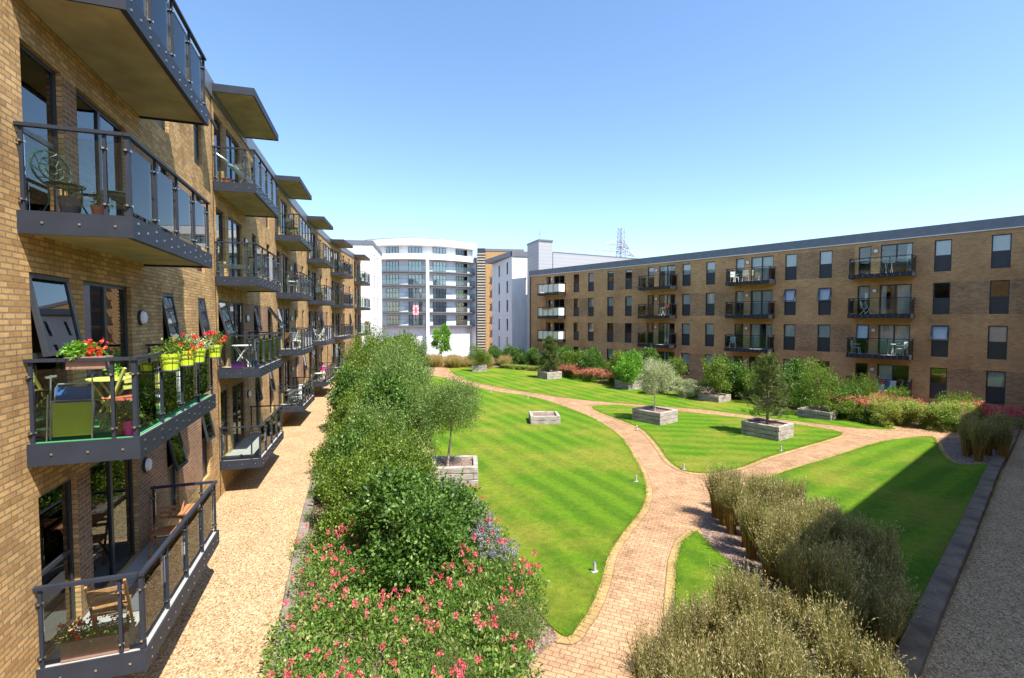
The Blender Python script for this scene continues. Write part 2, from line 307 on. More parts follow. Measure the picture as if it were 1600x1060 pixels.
LC=[(14.9,27.19),(15.47,27.71),(16.3,27.67),(17.17,27.12),(18.47,25.49),(19.26,24.33),(20.19,23.17),(21.35,21.6),(22.72,19.6),(23.23,18.36),(23.36,17.4),(22.98,16.83),(21.72,16.4),(18.97,15.72),(16.4,15.05),(14.4,14.38),(13.09,14.14),(12.43,14.21),(11.99,14.56),(11.99,15.21),(12.34,16.26),(12.99,17.57),(13.92,19.69),(14.43,21.25),(14.61,23.93),(14.6,25.7)]
LD=[(12.81,12.48),(15.67,13.39),(18.51,14.03),(22.64,15.02),(24.69,15.23),(26.59,15.09),(25.68,14.33),(24.4,13.51),(22.88,12.33),(22.69,11.68),(23.3,10.98),(14.22,7.28),(9.32,5.33),(8.25,4.94),(8.42,5.88),(9.47,7.77),(10.67,9.74),(11.63,11.29)]
LE=[(8.78,10.24),(8.43,10.12),(8.03,9.88),(7.5,9.37),(7.2,9.06),(6.42,8.11),(5.95,7.52),(5.52,6.88),(6.17,6.66),(7.68,7.6),(8.3,8.44),(8.51,9.42)]
ribbon('paved_path',[(12.8,60),(11.6,56),(9.9,51),(9.6,46),(10.2,41.5),(11.8,37),(13.3,33.3),(14,29.5),(14,26.5),(13.8,23),(13.4,20.3),(12.5,18.2),(11.4,16.2),(10.6,14.3),(9.4,12.9),(7.7,11.0),(6.1,9.3),(4.6,7.6),(3.2,6.0),(1.5,4)],3.2,.008,PAVER)
ribbon('paved_path',[(8.6,11.2),(10.9,13.0),(13.6,13.7),(17,14.4),(20.3,15.2),(24,16.2),(27.2,16.2),(31,14.9),(36,13.5)],2.9,.012,PAVER)
ribbon('paved_path',[(13.6,30.5),(16.2,28.8),(18.3,26.5),(20.3,24),(22.2,21.6),(24,18.8),(25.2,16.4)],2.6,.016,PAVER)
def lawn(P,name,rot):
    P=smooth_closed(P); P3=sheet(name,P,.045,LAWN,rot,.05)
    a=sum(P[i][0]*P[(i+1)%len(P)][1]-P[(i+1)%len(P)][0]*P[i][1] for i in range(len(P)))
    sg=1 if a>0 else -1; m=MB(); v=0; n=len(P); Q=[]
    for i in range(n):
        d=np.array(P[(i+1)%n])-np.array(P[i-1]); d/=np.linalg.norm(d)+1e-9; Q.append(np.array(P[i])+sg*np.array([d[1],-d[0]])*.22)
    for i in range(n):
        j=(i+1)%n; l=math.dist(P[i],P[j]); q=[(*P[i],.022),(*Q[i],.022),(*Q[j],.022),(*P[j],.022)]
        m.poly(q if sg>0 else q[::-1],[(v,0),(v,.22),(v+l,.22),(v+l,0)] if sg>0 else [(v+l,0),(v+l,.22),(v,.22),(v,0)]); v+=l
    struct(m.build('paving_border',PAVERY))
def fringe(P,n,seed):
    rng=np.random.default_rng(seed); P=np.array(smooth_closed(P)); Q=np.roll(P,-1,0); L_=np.linalg.norm(Q-P,axis=1); i=rng.choice(len(P),n,p=L_/L_.sum()); u=rng.random((n,1)); b=P[i]+(Q[i]-P[i])*u
    ctr=P.mean(0); inw=np.stack([-(Q-P)[i][:,1],(Q-P)[i][:,0]],1); inw/=np.linalg.norm(inw,axis=1)[:,None]+1e-9; sg=np.sign(np.sum(P[:,0]*Q[:,1]-Q[:,0]*P[:,1])); b=b+inw*sg*rng.normal(.015,.05,(n,1))
    Pn=np.concatenate([b,np.full((n,1),.03)],1); D=np.tile([0,0,1.0],(n,1)); D[:,:2]-=inw*sg*.5; ob('grass',leafcloud('grass',Pn,D,.05,.014,rng,L_LAWN,spread=.4))['kind']='stuff'
L_LAWN=leafmat('lawn_blade',(.11,.21,.01),(.17,.29,.018),(.30,.33,.07))
AR=R(6)
for P,r_ in ((LA,AR),(LB,AR),(LC,R(62)),(LD,R(105)),(LE,AR)): lawn(P,'lawn',r_)
fringe(LA,15000,1); fringe(LC,7000,2); fringe(LD,8000,3); fringe(LE,3000,4)
sheet('planting_bed',[(-1.1,4),(1.5,5.5),(2.95,7.27),(3.5,7.6),(3.6,8.8),(3.4,10),(3.2,12.5),(3.4,15),(3.9,21),(4.8,33),(5.6,40),(7.4,47.5),(8.6,50),(9,56),(2.6,56),(.3,46),(-.5,36),(-1.05,26)],.026,MULCH)
sheet('planting_bed',[(10.75,11.62),(9.98,11.23),(9.2,10.72),(8.9,10.2),(7.3,9.0),(6.5,8.2),(5.45,7.25),(4.4,6.5),(3.6,5.2),(2.5,3.5),(6,3.5),(8.8,4.9),(15,8),(13,11.5),(12,12.2)],.026,MULCH)
# gravel walks and timber edging
OUT=[(-2.64,-8),(-2.64,7.7),(-2.64,17.3),(-2.13,27.1),(-1.34,36.9),(-.06,46.8),(2.13,57.2),(3.6,62)]
sheet('gravel_path',[(x-1.25,y) for x,y in OUT]+[(x+1.42,y) for x,y in OUT[::-1]],.03,GRAVEL)
sheet('gravel_path',[(29.42,13.2),(9.32,5.25),(6.2,4.0),(9,-1.5),(48,12),(44,19.3)],.03,GRAVEL)
def sleepers(pts,lab,grp,mat,wd=.26,hh=.17):
    P=smooth_open(pts,4); L=[0]
    for a,b in zip(P,P[1:]): L.append(L[-1]+float(np.linalg.norm(b-a)))
    def at(s):
        for i in range(len(P)-1):
            if L[i+1]>=s or i==len(P)-2: return P[i]+(P[i+1]-P[i])*((s-L[i])/(L[i+1]-L[i]))
    s=0; me=None
    while s+2.35<L[-1]:
        a=at(s);b=at(s+2.4); c=(a+b)/2; an=math.atan2(b[1]-a[1],b[0]-a[0])
        if me is None: me=rough_box(2.38,wd,hh).mesh('timber_edging',mat)
        tag(ob('timber_edging',me,None,(c[0],c[1],.0),an+random.uniform(-.008,.008)),lab,'edging',grp); s+=2.4
def rough_box(l,w_,h,seed=1,z0=0):
    m=MB(); g_=random.Random(seed); n=8; xs=[-l/2+l*k/n for k in range(n+1)]; ch=.018; rings=[]
    for x in xs:
        j=lambda:g_.uniform(-.006,.006)
        rings.append([Vector((x,y+j(),z+j())) for y,z in ((-w_/2,z0),(-w_/2,z0+h-ch),(-w_/2+ch,z0+h),(w_/2-ch,z0+h),(w_/2,z0+h-ch),(w_/2,z0))])
    for a,b in zip(rings,rings[1:]):
        for k in range(6): m.poly([a[k],b[k],b[(k+1)%6],a[(k+1)%6]][::-1])
    m.poly(rings[0][::-1]); m.poly(rings[-1]); return m
random.seed(3)
sleepers([(x+1.55,y) for x,y in OUT[0:1]]+[(x+1.55,y) for x,y in OUT[1:]],'weathered timber edging between left gravel walk and hedge bed','timbers edging the left gravel walk',SLEEPERD)
SLEEPERR=woodmat('shaded_brown_sleeper',(.085,.06,.04),(.19,.14,.095))  # darker sleeper copy, the shade on this edging is put into its colour
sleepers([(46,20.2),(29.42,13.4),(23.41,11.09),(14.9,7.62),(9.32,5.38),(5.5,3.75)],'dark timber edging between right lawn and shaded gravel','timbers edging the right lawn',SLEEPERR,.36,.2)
# ================================================================ BUILDING KIT
def wallgrid(m,s0,s1,z0,z1,ops,patches=(),rev=.12,mi=(0,1)):
    """front face at x=0 facing +x, y along, openings get reveals"""
    S=sorted({s0,s1,*[v for o in list(ops)+list(patches) for v in o[:2] if s0<v<s1]}); Zs=sorted({z0,z1,*[v for o in list(ops)+list(patches) for v in o[2:4] if z0<v<z1]})
    for a,b in zip(S,S[1:]):
        for c,d in zip(Zs,Zs[1:]):
            cs,cz=(a+b)/2,(c+d)/2
            if any(o[0]<cs<o[1] and o[2]<cz<o[3] for o in ops): continue
            k=mi[1] if any(o[0]<cs<o[1] and o[2]<cz<o[3] for o in patches) else mi[0]
            m.poly([(0,a,c),(0,b,c),(0,b,d),(0,a,d)],[(a,c),(b,c),(b,d),(a,d)],k)
    for a,b,c,d in ops:
        m.poly([(0,a,c),(0,a,d),(-rev,a,d),(-rev,a,c)][::1],[(a,c),(a,d),(a+rev,d),(a+rev,c)],mi[0])
        m.poly([(0,b,d),(0,b,c),(-rev,b,c),(-rev,b,d)],[(b,d),(b,c),(b+rev,c),(b+rev,d)],mi[0])
        m.poly([(0,a,d),(0,b,d),(-rev,b,d),(-rev,a,d)],[(a,d),(b,d),(b,d+rev),(a,d+rev)],mi[0])
        m.poly([(0,b,c),(0,a,c),(-rev,a,c),(-rev,b,c)],[(b,c),(a,c),(a,c+rev),(b,c+rev)],mi[0])
_c={}
def cached(key,fn):
    if key not in _c: _c[key]=fn()
    return _c[key]
def frame_mesh(w_,h,vs=(),hs=(),fw=.055,name='window',dep=.06):
    def f():
        m=MB(); d=dep
        m.box(-d,0,0,fw,0,h); m.box(-d,0,w_-fw,w_,0,h); m.box(-d+.002,-.002,fw,w_-fw,0,fw); m.box(-d+.002,-.002,fw,w_-fw,h-fw,h)
        for v in vs: m.box(-d+.004,.004,v-fw*.7,v+fw*.7,fw,h-fw)
        for z in hs: m.box(-d+.006,-.006,fw,w_-fw,z-fw*.6,z+fw*.6)
        return m.mesh(name,STEELB)
    return cached(('fr',round(w_,2),round(h,2),vs,hs,fw,name),f)
def pane_mesh(y0,y1,z0,z1,x=-.03,mat=None,name='pane'):
    mat=mat or PANE
    return cached(('pn',round(y0,3),round(y1,3),round(z0,3),round(z1,3),x,mat.name,name),lambda:MB().box(x-.006,x+.006,y0,y1,z0,z1).mesh(name,mat))
def curtain_mesh(y0,y1,z0,z1,x,mat,seed=0,amp=.025):
    def f():
        m=MB(); n=max(6,int((y1-y0)/.05)); pts=[(x+amp*math.sin(k*2.1+seed)+amp*.5*math.sin(k*.9),y0+(y1-y0)*k/n) for k in range(n+1)]
        for (a,b),(c,d) in zip(pts,pts[1:]): m.poly([(a,b,z0),(c,d,z0),(c,d,z1),(a,b,z1)])
        return m.mesh('curtain',mat)
    return cached(('cu',round(y0,2),round(y1,2),round(z0,2),round(z1,2),x,mat.name,seed),f)
def xf(frame,s,o,z):
    """frame=(origin x,y, rz) local x outward, y along"""
    (ox,oy),rz=frame; return (ox+o*math.cos(rz)-s*math.sin(rz),oy+o*math.sin(rz)+s*math.cos(rz),z)
def put(name,me,root,frame,s,o,z,rz=0,ry=0,parent=None):
    if parent is not None: return ob(name,me,parent,(o,s,z),rz,0,ry)
    return ob(name,me,root,xf(frame,s,o,z),frame[1]+rz,0,ry)
def tall_window(root,fr,s,z,w_,h,openness=0,pane_backing=None,rec=.07,rg=random,lower='panel',seed=0):
    """frame with a top hung glazed sash and a dark lower panel"""
    zm=h*.5; win=put('window',frame_mesh(w_,h,(),(zm,)),root,fr,s,-rec,z)
    if openness:
        sm=cached(('sash',round(w_,2),round(h,2)),lambda:(lambda m:(m.box(-.05,0,0,.06,-(h-zm),0),m.box(-.05,0,w_-.06,w_,-(h-zm),0),m.box(-.048,-.002,.06,w_-.06,-.06,0),m.box(-.048,-.002,.06,w_-.06,-(h-zm),-(h-zm)+.06),m)[-1])(MB()).mesh('sash',STEELB))
        ob('sash',sm,win,(.055,0,h-.01),0,0,-openness); ob('pane',pane_mesh(.05,w_-.05,-(h-zm)+.05,-.05,-.025),win,(.055,0,h-.01),0,0,-openness)
    else: ob('pane',pane_mesh(.05,w_-.05,zm+.03,h-.05),win)
    if lower=='panel': ob('panel',pane_mesh(.05,w_-.05,.05,zm-.03,-.03,STEELB,'panel'),win)
    else: ob('pane',pane_mesh(.05,w_-.05,.05,zm-.03),win)
    if pane_backing is not None:
        m_,fr_=pane_backing; ob('curtain',curtain_mesh(.05,w_-.05,h-.05-(h-.1-zm)*fr_,h-.05,-.12,m_,seed%3,.008),win)
    return win
def door(root,fr,s,z,w_,h,rec=.07,curt=None,opened=None,seed=0):
    d=put('balcony_door',frame_mesh(w_,h,(w_/2,),(),.06,'balcony_door'),root,fr,s,-rec,z)
    ob('pane',pane_mesh(.06,w_/2-.04,.06,h-.06),d); ob('pane',pane_mesh(w_/2+.04,w_-.06,.06,h-.06),d)
    if curt:
        for a,b in curt: ob('curtain',curtain_mesh(w_*a,w_*b,.06,h-.06,-.16,CURT,seed%3),d)
    if opened:
        lw=w_/2; lf=put('open_door',frame_mesh(lw,h-.06,(),(),.07,'open_door'),root,fr,s+w_-.02,-rec+.06,z+.03,rz=-opened)
        lf.rotation_euler=(0,0,fr[1]+math.pi-opened) ; ob('pane',pane_mesh(.07,lw-.07,.07,h-.13),lf)
    return d
def balcony_meshes(L,Dp,fh,np_,gl,tag_):
    def f():
        m=MB(); t=.03
        m.box(Dp-t,Dp,0,L,0,fh); m.box(.0,Dp-t,0,t,.001,fh); m.box(.0,Dp-t,L-t,L,.001,fh)                 # channel fascia
        m.box(Dp-t-.05,Dp-t,t,L-t,0,.02); 
        for k in range(int(L/.33)):
            y=.16+k*.33; 
            for z in (.09,fh-.07) if k%2==0 else (fh*.5,): m.lathe([(0,.012),(.014,.008),(.018,0)],6,(0,0,0),3) if False else m.box(Dp,Dp+.012,y-.012,y+.012,z-.012,z+.012,3)
        for k in range(3):
            x=.25+k*.38
            for yy in (0,L): m.box(x-.012,x+.012,yy-.012 if yy==0 else yy,yy if yy==0 else yy+.012,fh*.5-.012,fh*.5+.012,3)
        m.box(0,Dp-t-.002,t+.002,L-t-.002,.04,fh-.03,1)                                                    # slab
        m.box(.002,Dp-t-.004,t+.004,L-t-.004,fh-.03,fh-.008,2)
        return m.mesh('balcony',[STEEL,CONC,DECK,CHROME])
    base=cached(('bal',tag_),f)
    def r():
        m=MB(); z=fh+1.04
        m.box(Dp-.075,Dp-.01,0,L,z,z+.04); m.box(0,Dp-.085,0,.07,z+.001,z+.044); m.box(0,Dp-.085,L-.07,L,z+.001,z+.044); return m.mesh('handrail',STEEL)
    rail=cached(('rail',tag_),r)
    def post(wd,dp):
        m=MB(); m.box(-dp/2,dp/2,-wd/2,wd/2,-.2,1.04)
        for z in (.14,.86): m.box(-dp/2-.02,dp/2+.004,-wd/2-.012,wd/2+.012,z-.012,z+.012); m.box(dp/2+.004,dp/2+.02,-.011,.011,z-.011,z+.011,1); m.box(-.012,.012,-wd/2-.03,-wd/2-.012,z-.012,z+.012,1)
        return m.mesh('post',[STEEL,CHROME])
    pt=cached(('post',tag_),lambda:post(.034,.04)); pc=cached(('postc',tag_),lambda:post(.075,.05))
    ys=[.06+(L-.12)*k/(np_-1) for k in range(np_)]
    gp=cached(('gp',tag_),lambda:MB().box(-.005,.005,0,ys[1]-ys[0]-.09,.09,.95).mesh('glass_panel',gl))
    gs=cached(('gs',tag_),lambda:MB().box(0,Dp-.17,-.005,.005,.09,.95).mesh('glass_panel',gl))
    return base,rail,pt,pc,gp,gs,ys
def balcony(root,fr,s,z,L=4.0,Dp=1.2,fh=.29,np_=5,gl=None,key='a',floor=None):
    gl=gl or BGLASS; base,rail,pt,pc,gp,gs,ys=balcony_meshes(L,Dp,fh,np_,gl,key+gl.name)
    b=put('balcony',base,root,fr,s,0,z)
    ob('handrail',rail,b)
    for k,y in enumerate(ys): ob('post',pc if k in (0,) else pt,b,(Dp-.055,y,fh-.001))
    for y in (.045,L-.045):
        for x in (.05,Dp-.3): ob('post',pt,b,(x,y,fh-.001))
    for y in ys[:-1]: ob('glass_panel',gp,b,(Dp-.075,y+.045,fh))
    for y in (.045,L-.045): ob('glass_panel',gs,b,(.08,y,fh))
    if floor: ob('floor_covering',MB().box(.02,Dp-.06,.05,L-.05,fh-.008,fh+.004).mesh('floor_covering',floor),b)
    return b
def lamp_part(root,fr,s,z,r=.13):
    me=cached(('lamp',),lambda:MB().box(0,.0,0,0,0,0) and (lambda m:(m.tube([(0,0,0),(.05,0,0)],[.15,.15],16),m.tube([(.05,0,0),(.09,0,0),(.11,0,0)],[.13,.11,.05],16,1),m)[-1])(MB()).mesh('wall_lamp',[STEELB,WPLAS],True))
    return put('wall_lamp',me,root,fr,s,0,z)
CARPET=plain('green_matting',(.05,.26,.10),.95,.15,20)
# ================================================================ LEFT BRICK BUILDING
FH=.29; ST=2.95; LV=[.87+ST*k for k in range(4)]
near=[(-2.64,7.7),(-2.64,17.3),(-2.13,27.1),(-1.34,36.9),(-.06,46.8),(2.13,56.9)]
heads=[]
for i in range(5): a,b=near[i],near[i+1]; heads.append(math.atan2(b[0]-a[0],b[1]-a[1]))
heads.append(R(11))
bld=thing('apartment_building','long yellow brick apartment block on the left with stacked glass balconies','building',(-6,25,0),0)
BO=Vector((-6,25,0))
def lframe(i,x=None,y=None):
    h=heads[i]; n_=Vector((math.cos(h),-math.sin(h),0)); o=Vector((near[i][0],near[i][1],0))-n_*1.2-BO; return ((o.x,o.y),-h)
rg=random.Random(5); WALLTOP=12.55
WH=2.2
bayspec=[]
mw=MB()
for i in range(6):
    fr=lframe(i); h=heads[i]
    S0=-16 if i==0 else 0; S1=(math.dist(near[i],near[i+1]) if i<5 else 4.6)
    ops=[];pt=[]
    for k,z in enumerate(LV):
        zt=z+FH; ops+= [(.2,1.15,zt,zt+WH),(1.55,3.3,zt,zt+WH)]
        if i<5: ops+=[(4.95,5.7,zt-.02,zt-.02+WH),(7.7,8.45,zt-.02,zt-.02+WH)]
        if k%2==i%2: pt.append((1.15 if k==0 else 1.15,7.7 if k else 7.7,zt-.02,zt+WH-.02))
    mm=MB(); wallgrid(mm,S0,S1+(.0 if i<5 else 0),-.3,WALLTOP,ops,pt)
    c_,s_=math.cos(-h),math.sin(-h)
    mm.v=[(fr[0][0]+x*c_-y*s_,fr[0][1]+x*s_+y*c_,z) for x,y,z in mm.v]
    off=len(mw.v); mw.v+=mm.v; mw.f+=[[q+off for q in f] for f in mm.f]; mw.uv+=mm.uv; mw.m+=mm.m
# far end return wall
fr=lframe(5); e=Vector(xf(fr,4.6,0,0)); e2=Vector(xf(fr,4.6,-12,0))
mw.poly([(e.x,e.y,-.3),(e2.x,e2.y,-.3),(e2.x,e2.y,WALLTOP),(e.x,e.y,WALLTOP)],[(0,0),(12,0),(12,12.8),(0,12.8)])
mw.build('wall',[BRICK,BRICKD],bld)
# closed back, interior and roof
mi=MB(); mr=MB()
for i in range(6):
    fr=lframe(i); S0=-16 if i==0 else 0; S1=(math.dist(near[i],near[i+1]) if i<5 else 4.6)
    q=[Vector(xf(fr,S0,-.13,0)),Vector(xf(fr,S1,-.13,0)),Vector(xf(fr,S1,-4,0)),Vector(xf(fr,S0,-4,0))]
    for z in [.9+ST*k for k in range(5)]:
        for zz in (z-.1,z+.12): mi.poly([(p.x,p.y,zz) for p in q])
    mi.poly([(q[3].x,q[3].y,-.3),(q[2].x,q[2].y,-.3),(q[2].x,q[2].y,WALLTOP),(q[3].x,q[3].y,WALLTOP)])
    for sx_ in (4.2,8.9): 
        a,b=Vector(xf(fr,sx_,-.13,0)),Vector(xf(fr,sx_,-4,0)); mi.poly([(a.x,a.y,-.3),(b.x,b.y,-.3),(b.x,b.y,WALLTOP),(a.x,a.y,WALLTOP)])
    # parapet band with a drip line, roof behind
    A=[Vector(xf(fr,S0,o,0)) for o in (.05,.05,-.3,-12)]; B=[Vector(xf(fr,S1,o,0)) for o in (.05,.05,-.3,-12)]; zz=[WALLTOP,WALLTOP+.55,WALLTOP+.55,WALLTOP+.3]
    A=[Vector((A[0].x,A[0].y,WALLTOP-.0))]+[Vector((a.x,a.y,z)) for a,z in zip(A,[WALLTOP,WALLTOP+.55,WALLTOP+.55,WALLTOP+.2])]; B=[Vector((B[0].x,B[0].y,WALLTOP))]+[Vector((a.x,a.y,z)) for a,z in zip(B,[WALLTOP,WALLTOP+.55,WALLTOP+.55,WALLTOP+.2])]
    A[0]=Vector(xf(fr,S0,0,WALLTOP)); B[0]=Vector(xf(fr,S1,0,WALLTOP))
    for k in range(4): mr.poly([A[k],B[k],B[k+1],A[k+1]])
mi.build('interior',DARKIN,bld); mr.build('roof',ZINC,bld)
for i in range(6):
    fr=lframe(i)
    for k,z in enumerate(LV):
        zt=z+FH; sd_=i*7+k*3
        lo='glass'
        op1={(0,1):R(9),(1,1):R(14),(1,3):0,(2,1):R(8)}.get((i,k),0)
        tall_window(bld,fr,.2,zt,.95,WH,op1,(CURT,.9) if (i,k) in ((3,2),(4,1)) else None,lower='glass')
        cu=[(.05,.2)] if (i+k)%3==0 else ([(.05,.45)] if (i*3+k)%4==1 else None)
        if (i,k)==(0,2): cu=[(.04,.14),(.86,.96)]
        door(bld,fr,1.55,zt,1.75,WH,curt=cu,opened={(1,1):R(80),(2,1):R(82),(3,3):R(85),(3,2):R(85),(4,0):R(80),(2,0):0}.get((i,k),None),seed=sd_)
        lamp_part(bld,fr,3.7,zt+1.62)
        if i<5:
            o2={(0,1):R(9),(0,0):R(12),(0,3):0,(1,1):R(10),(2,2):R(10),(1,0):R(8),(3,1):R(9)}.get((i,k),0)
            o3={(0,1):R(8),(0,0):R(10),(0,3):R(24),(1,1):R(35),(1,0):R(9),(2,0):R(9),(4,1):R(9)}.get((i,k),0)
            tall_window(bld,fr,4.95,zt-.02,.75,WH,o2,(CURT,1) if rg.random()<.3 else None)
            tall_window(bld,fr,7.7,zt-.02,.75,WH,o3,(CURT,1) if rg.random()<.3 else None)
        balcony(bld,fr,0,z,floor=CARPET if (i,k)==(0,1) else None)
    def can():
        m=MB(); m.box(1.18,1.22,-.02,4.02,0,.24); m.box(0,1.18,-.02,.02,.001,.239); m.box(0,1.18,3.98,4.02,.001,.239); m.box(0,1.178,.022,3.978,.03,.2,1); return m.mesh('canopy',[STEEL,CONC])
    put('canopy',cached('can',can),bld,fr,0,0,WALLTOP+.2)
# dark air grilles low on the wall
def vent(n=5): 
    m=MB()
    for k in range(4): m.box(.01,.05,0,4.2,.06+k*.17,.17+k*.17)
    return m.mesh('ground_vent',STEELB)
for i in range(5): put('ground_vent',cached('vent',vent),bld,lframe(i),4.3,0,.0)
# ================================================================ RIGHT BRICK BUILDING
RS=2.68; U=(cw(-.649,.761)-cw(0,0)).normalized(); RA=cw(24.2,31.6); RN=Vector((U.y,-U.x,0))   # RN points away from the court
bR=thing('apartment_building','weathered brown brick apartment block facing the lawn under a grey parapet','building',RA+RN*5,0)
o=RA+RN*1.2-(RA+RN*5); rzR=math.atan2(RN.x,-RN.y)   # local y = -U
rzR=math.atan2(-RN.y,-RN.x); FR=((o.x,o.y),rzR)
BOT=[.41+RS*k for k in range(4)]; FHR=.26; RTOP=11.0
cents=[-.13,-8.65,-17.1,-31.0]; wins=[2.84,5.4,-3.56,-5.88,-12.25,-14.5,-20.75,-23.0,-25.6,-27.7]
ops=[];pt=[]
for k,z in enumerate(BOT):
    zt=z+FHR-.02
    for c in cents: ops+=[(c-1.44,c-.72,zt,zt+2.0),(c-.2,c+1.5,zt,zt+2.0)]
    for c in wins: ops.append((c-.41,c+.41,zt,zt+1.98))
    if k%2==0: pt+=[(3.25,16,zt,zt+1.98),(-14.9,-9.9,zt,zt+1.98),(-29.3,-25.2,zt,zt+1.98)]
    else: pt+=[(-6.3,-1.8,zt,zt+1.98),(-23.0,-18.2,zt,zt+1.98)]
    if k%2==0: pt+=[(-5.5,-2.0,zt-.0,zt+.0)]
m=MB(); wallgrid(m,-35.3,16,-.2,RTOP,ops,[p for p in pt if p[3]>p[2]]); m.poly([(0,-35.3,-.2),(0,-35.3,RTOP),(-12,-35.3,RTOP),(-12,-35.3,-.2)],[(0,0),(0,11),(12,11),(12,0)])
m.poly([(0,16,-.2),(-12,16,-.2),(-12,16,RTOP),(0,16,RTOP)],[(0,0),(12,0),(12,11),(0,11)])
put('wall',m.mesh('wall',[BRICKR,BRICKRD]),bR,FR,0,0,0)
m=MB(); m.box(-.35,.06,-35.4,16.1,RTOP,RTOP+.62); m.box(-.3,.09,-35.42,16.12,RTOP-.05,RTOP,1); m.box(-12,-.35,-35.3,16,RTOP+.1,RTOP+.2)
put('roof',m.mesh('roof',[ZINC,WPLAS]),bR,FR,0,0,0)
m=MB()
for z in BOT+[RTOP-.1]: m.box(-5,-.13,-35.2,15.9,z+.02,z+.22)
m.box(-5.1,-5,-35.2,15.9,-.2,RTOP)
for s_ in (-33,-29,-24.4,-19,-15.5,-13.4,-10,-7,-4.8,-2.2,1.9,4.2): m.box(-5,-.13,s_-.05,s_+.05,-.2,RTOP-.2)
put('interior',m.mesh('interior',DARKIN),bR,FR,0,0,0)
rg=random.Random(11)
_P=PANE; PANE=PANER
for k,z in enumerate(BOT):
    zt=z+FHR-.02
    for j,c in enumerate(cents):
        tall_window(bR,FR,c-1.44,zt,.72,2.0,R(10) if (j,k) in ((0,1),) else 0,(CURT,1) if (j,k) in ((0,2),(0,1),(1,2),(1,3),(2,3),(3,3),(3,2),(3,1)) else None,lower='glass')
        cu={(0,3):[(.8,.95)],(0,2):[(.05,.2),(.55,.95)],(0,1):[(.05,.95)],(0,0):[(.04,.48)],(1,3):[(.05,.95)],(1,2):[(.05,.95)],(1,1):[(.05,.4),(.7,.95)]}.get((j,k),[(.05,.45),(.52,.95)] if j==3 else ([(.3,.6)] if j==2 else None))
        door(bR,FR,c-.2,zt,1.7,2.0,curt=cu,seed=j+k)
        lamp_part(bR,FR,c-.46,zt+1.62)
        balcony(bR,FR,c-1.7,z,3.4,1.2,FHR,4 if j!=3 else 5,BGLASSW if j==3 else None,key='r4' if j!=3 else 'r5')
    for j,c in enumerate(wins):
        oo={(2,2):R(22),(3,2):R(26),(0,1):R(28)}.get((j,k),0); bl=(BLIND,1) if rg.random()<.85 or oo else None
        if (j,k) in ((0,2),(1,2),(0,0)): bl=None
        tall_window(bR,FR,c-.41,zt,.82,1.98,oo,bl,seed=j)
PANE=_P
# downpipe at the left end
put('downpipe',MB().tube([(.06,-35.2,-.1),(.06,-35.2,RTOP)],.06,8).mesh('downpipe',STEELB),bR,FR,0,0,0)
# ================================================================ WHITE BLOCKS / CLAD TOWER
def block(name,lab,corner,dl,ll,dr,lr,z0,z1,wall,band,bh=.55,over=.0,wins=None,flat=None):
    """corner nearest the court, dl/dr unit directions of the two visible faces"""
    base=Vector((corner.x,corner.y,0)); t=thing(name,lab,'building',base)
    A=dl*ll;B=dr*lr; m=MB()
    def wface(d,L,sgn,ops):
        mm=MB(); wallgrid(mm,0,L,z0,z1-bh,ops,(),.12,(0,0)); out=[]
        nrm=Vector((d.y,-d.x,0)); 
        if nrm.dot(Vector((0,0,H))-base)<0 and nrm.dot(-base)<0: nrm=-nrm
        mm.v=[tuple(d*y+nrm*x+Vector((0,0,z))) for x,y,z in mm.v]; return mm,nrm
    for d,L,key in ((dl,ll,0),(dr,lr,1)):
        mm,nrm=wface(d,L,1,(wins or {}).get(key,[])); off=len(m.v); m.v+=mm.v; m.f+=[[q+off for q in f] for f in mm.f]; m.uv+=mm.uv; m.m+=mm.m
        for a,b,c,e in (wins or {}).get(key,[]):
            wo=thing_part_window(t,d,nrm,a,b,c,e)
    P=[Vector((0,0,0)),A,A+B,B]
    m.poly([A+Vector((0,0,z0)),A+B+Vector((0,0,z0)),A+B+Vector((0,0,z1-bh)),A+Vector((0,0,z1-bh))]); m.poly([B+Vector((0,0,z0)),A+B+Vector((0,0,z0)),A+B+Vector((0,0,z1-bh)),B+Vector((0,0,z1-bh))])
    m.build('wall',wall,t)
    c=(A+B)/2; Q=[c+(p-c)*1.0+(p-c).normalized()*.12 for p in P]; r=MB()
    for k in range(4): r.poly([Q[k]+Vector((0,0,z1-bh)),Q[(k+1)%4]+Vector((0,0,z1-bh)),Q[(k+1)%4]+Vector((0,0,z1)),Q[k]+Vector((0,0,z1))])
    r.poly([q+Vector((0,0,z1)) for q in Q]); r.poly([q+Vector((0,0,z1-bh)) for q in Q]); r.build('roof',band,t)
    return t
def thing_part_window(t,d,nrm,a,b,c,e):
    w_=b-a; rz=math.atan2(nrm.y,nrm.x); y=Vector((-math.sin(rz),math.cos(rz),0)); s=a if y.dot(d)>0 else b
    p=d*s-nrm*.06+Vector((0,0,c)); o=ob('window',frame_mesh(w_,e-c),t,p,rz); ob('pane',pane_mesh(.05,w_-.05,.05,e-c-.05),o); ob('pane_backing',MB().box(-.2,-.18,.03,w_-.03,.0,e-c).mesh('pane_backing',DARKIN),o); return o  # dark sheet behind the pane stands in for the unlit room
def cdir(a,Z): return (cw(a,Z)-cw(0,0)).normalized()
zs=[1.2,3.9,6.6,9.3,12.0]
W={0:[(s_,s_+.75,z,z+1.75) for s_ in (1.9,6.1) for z in (1.3,4.0,6.75,9.5,12.2)]}
block('white_building','plain white rendered block with small paired windows beside the clad tower','x' and cw(0,68),cdir(-3.2,10),10.5,cdir(.945,.327),2.7,-2,15.3,WHITE,ZINC,.75,wins=W)
W2={0:[(s_,s_+.8,z,z+1.7) for s_ in (1.5,4.8) for z in (1.3,4.1,6.9,9.7,12.4)]}
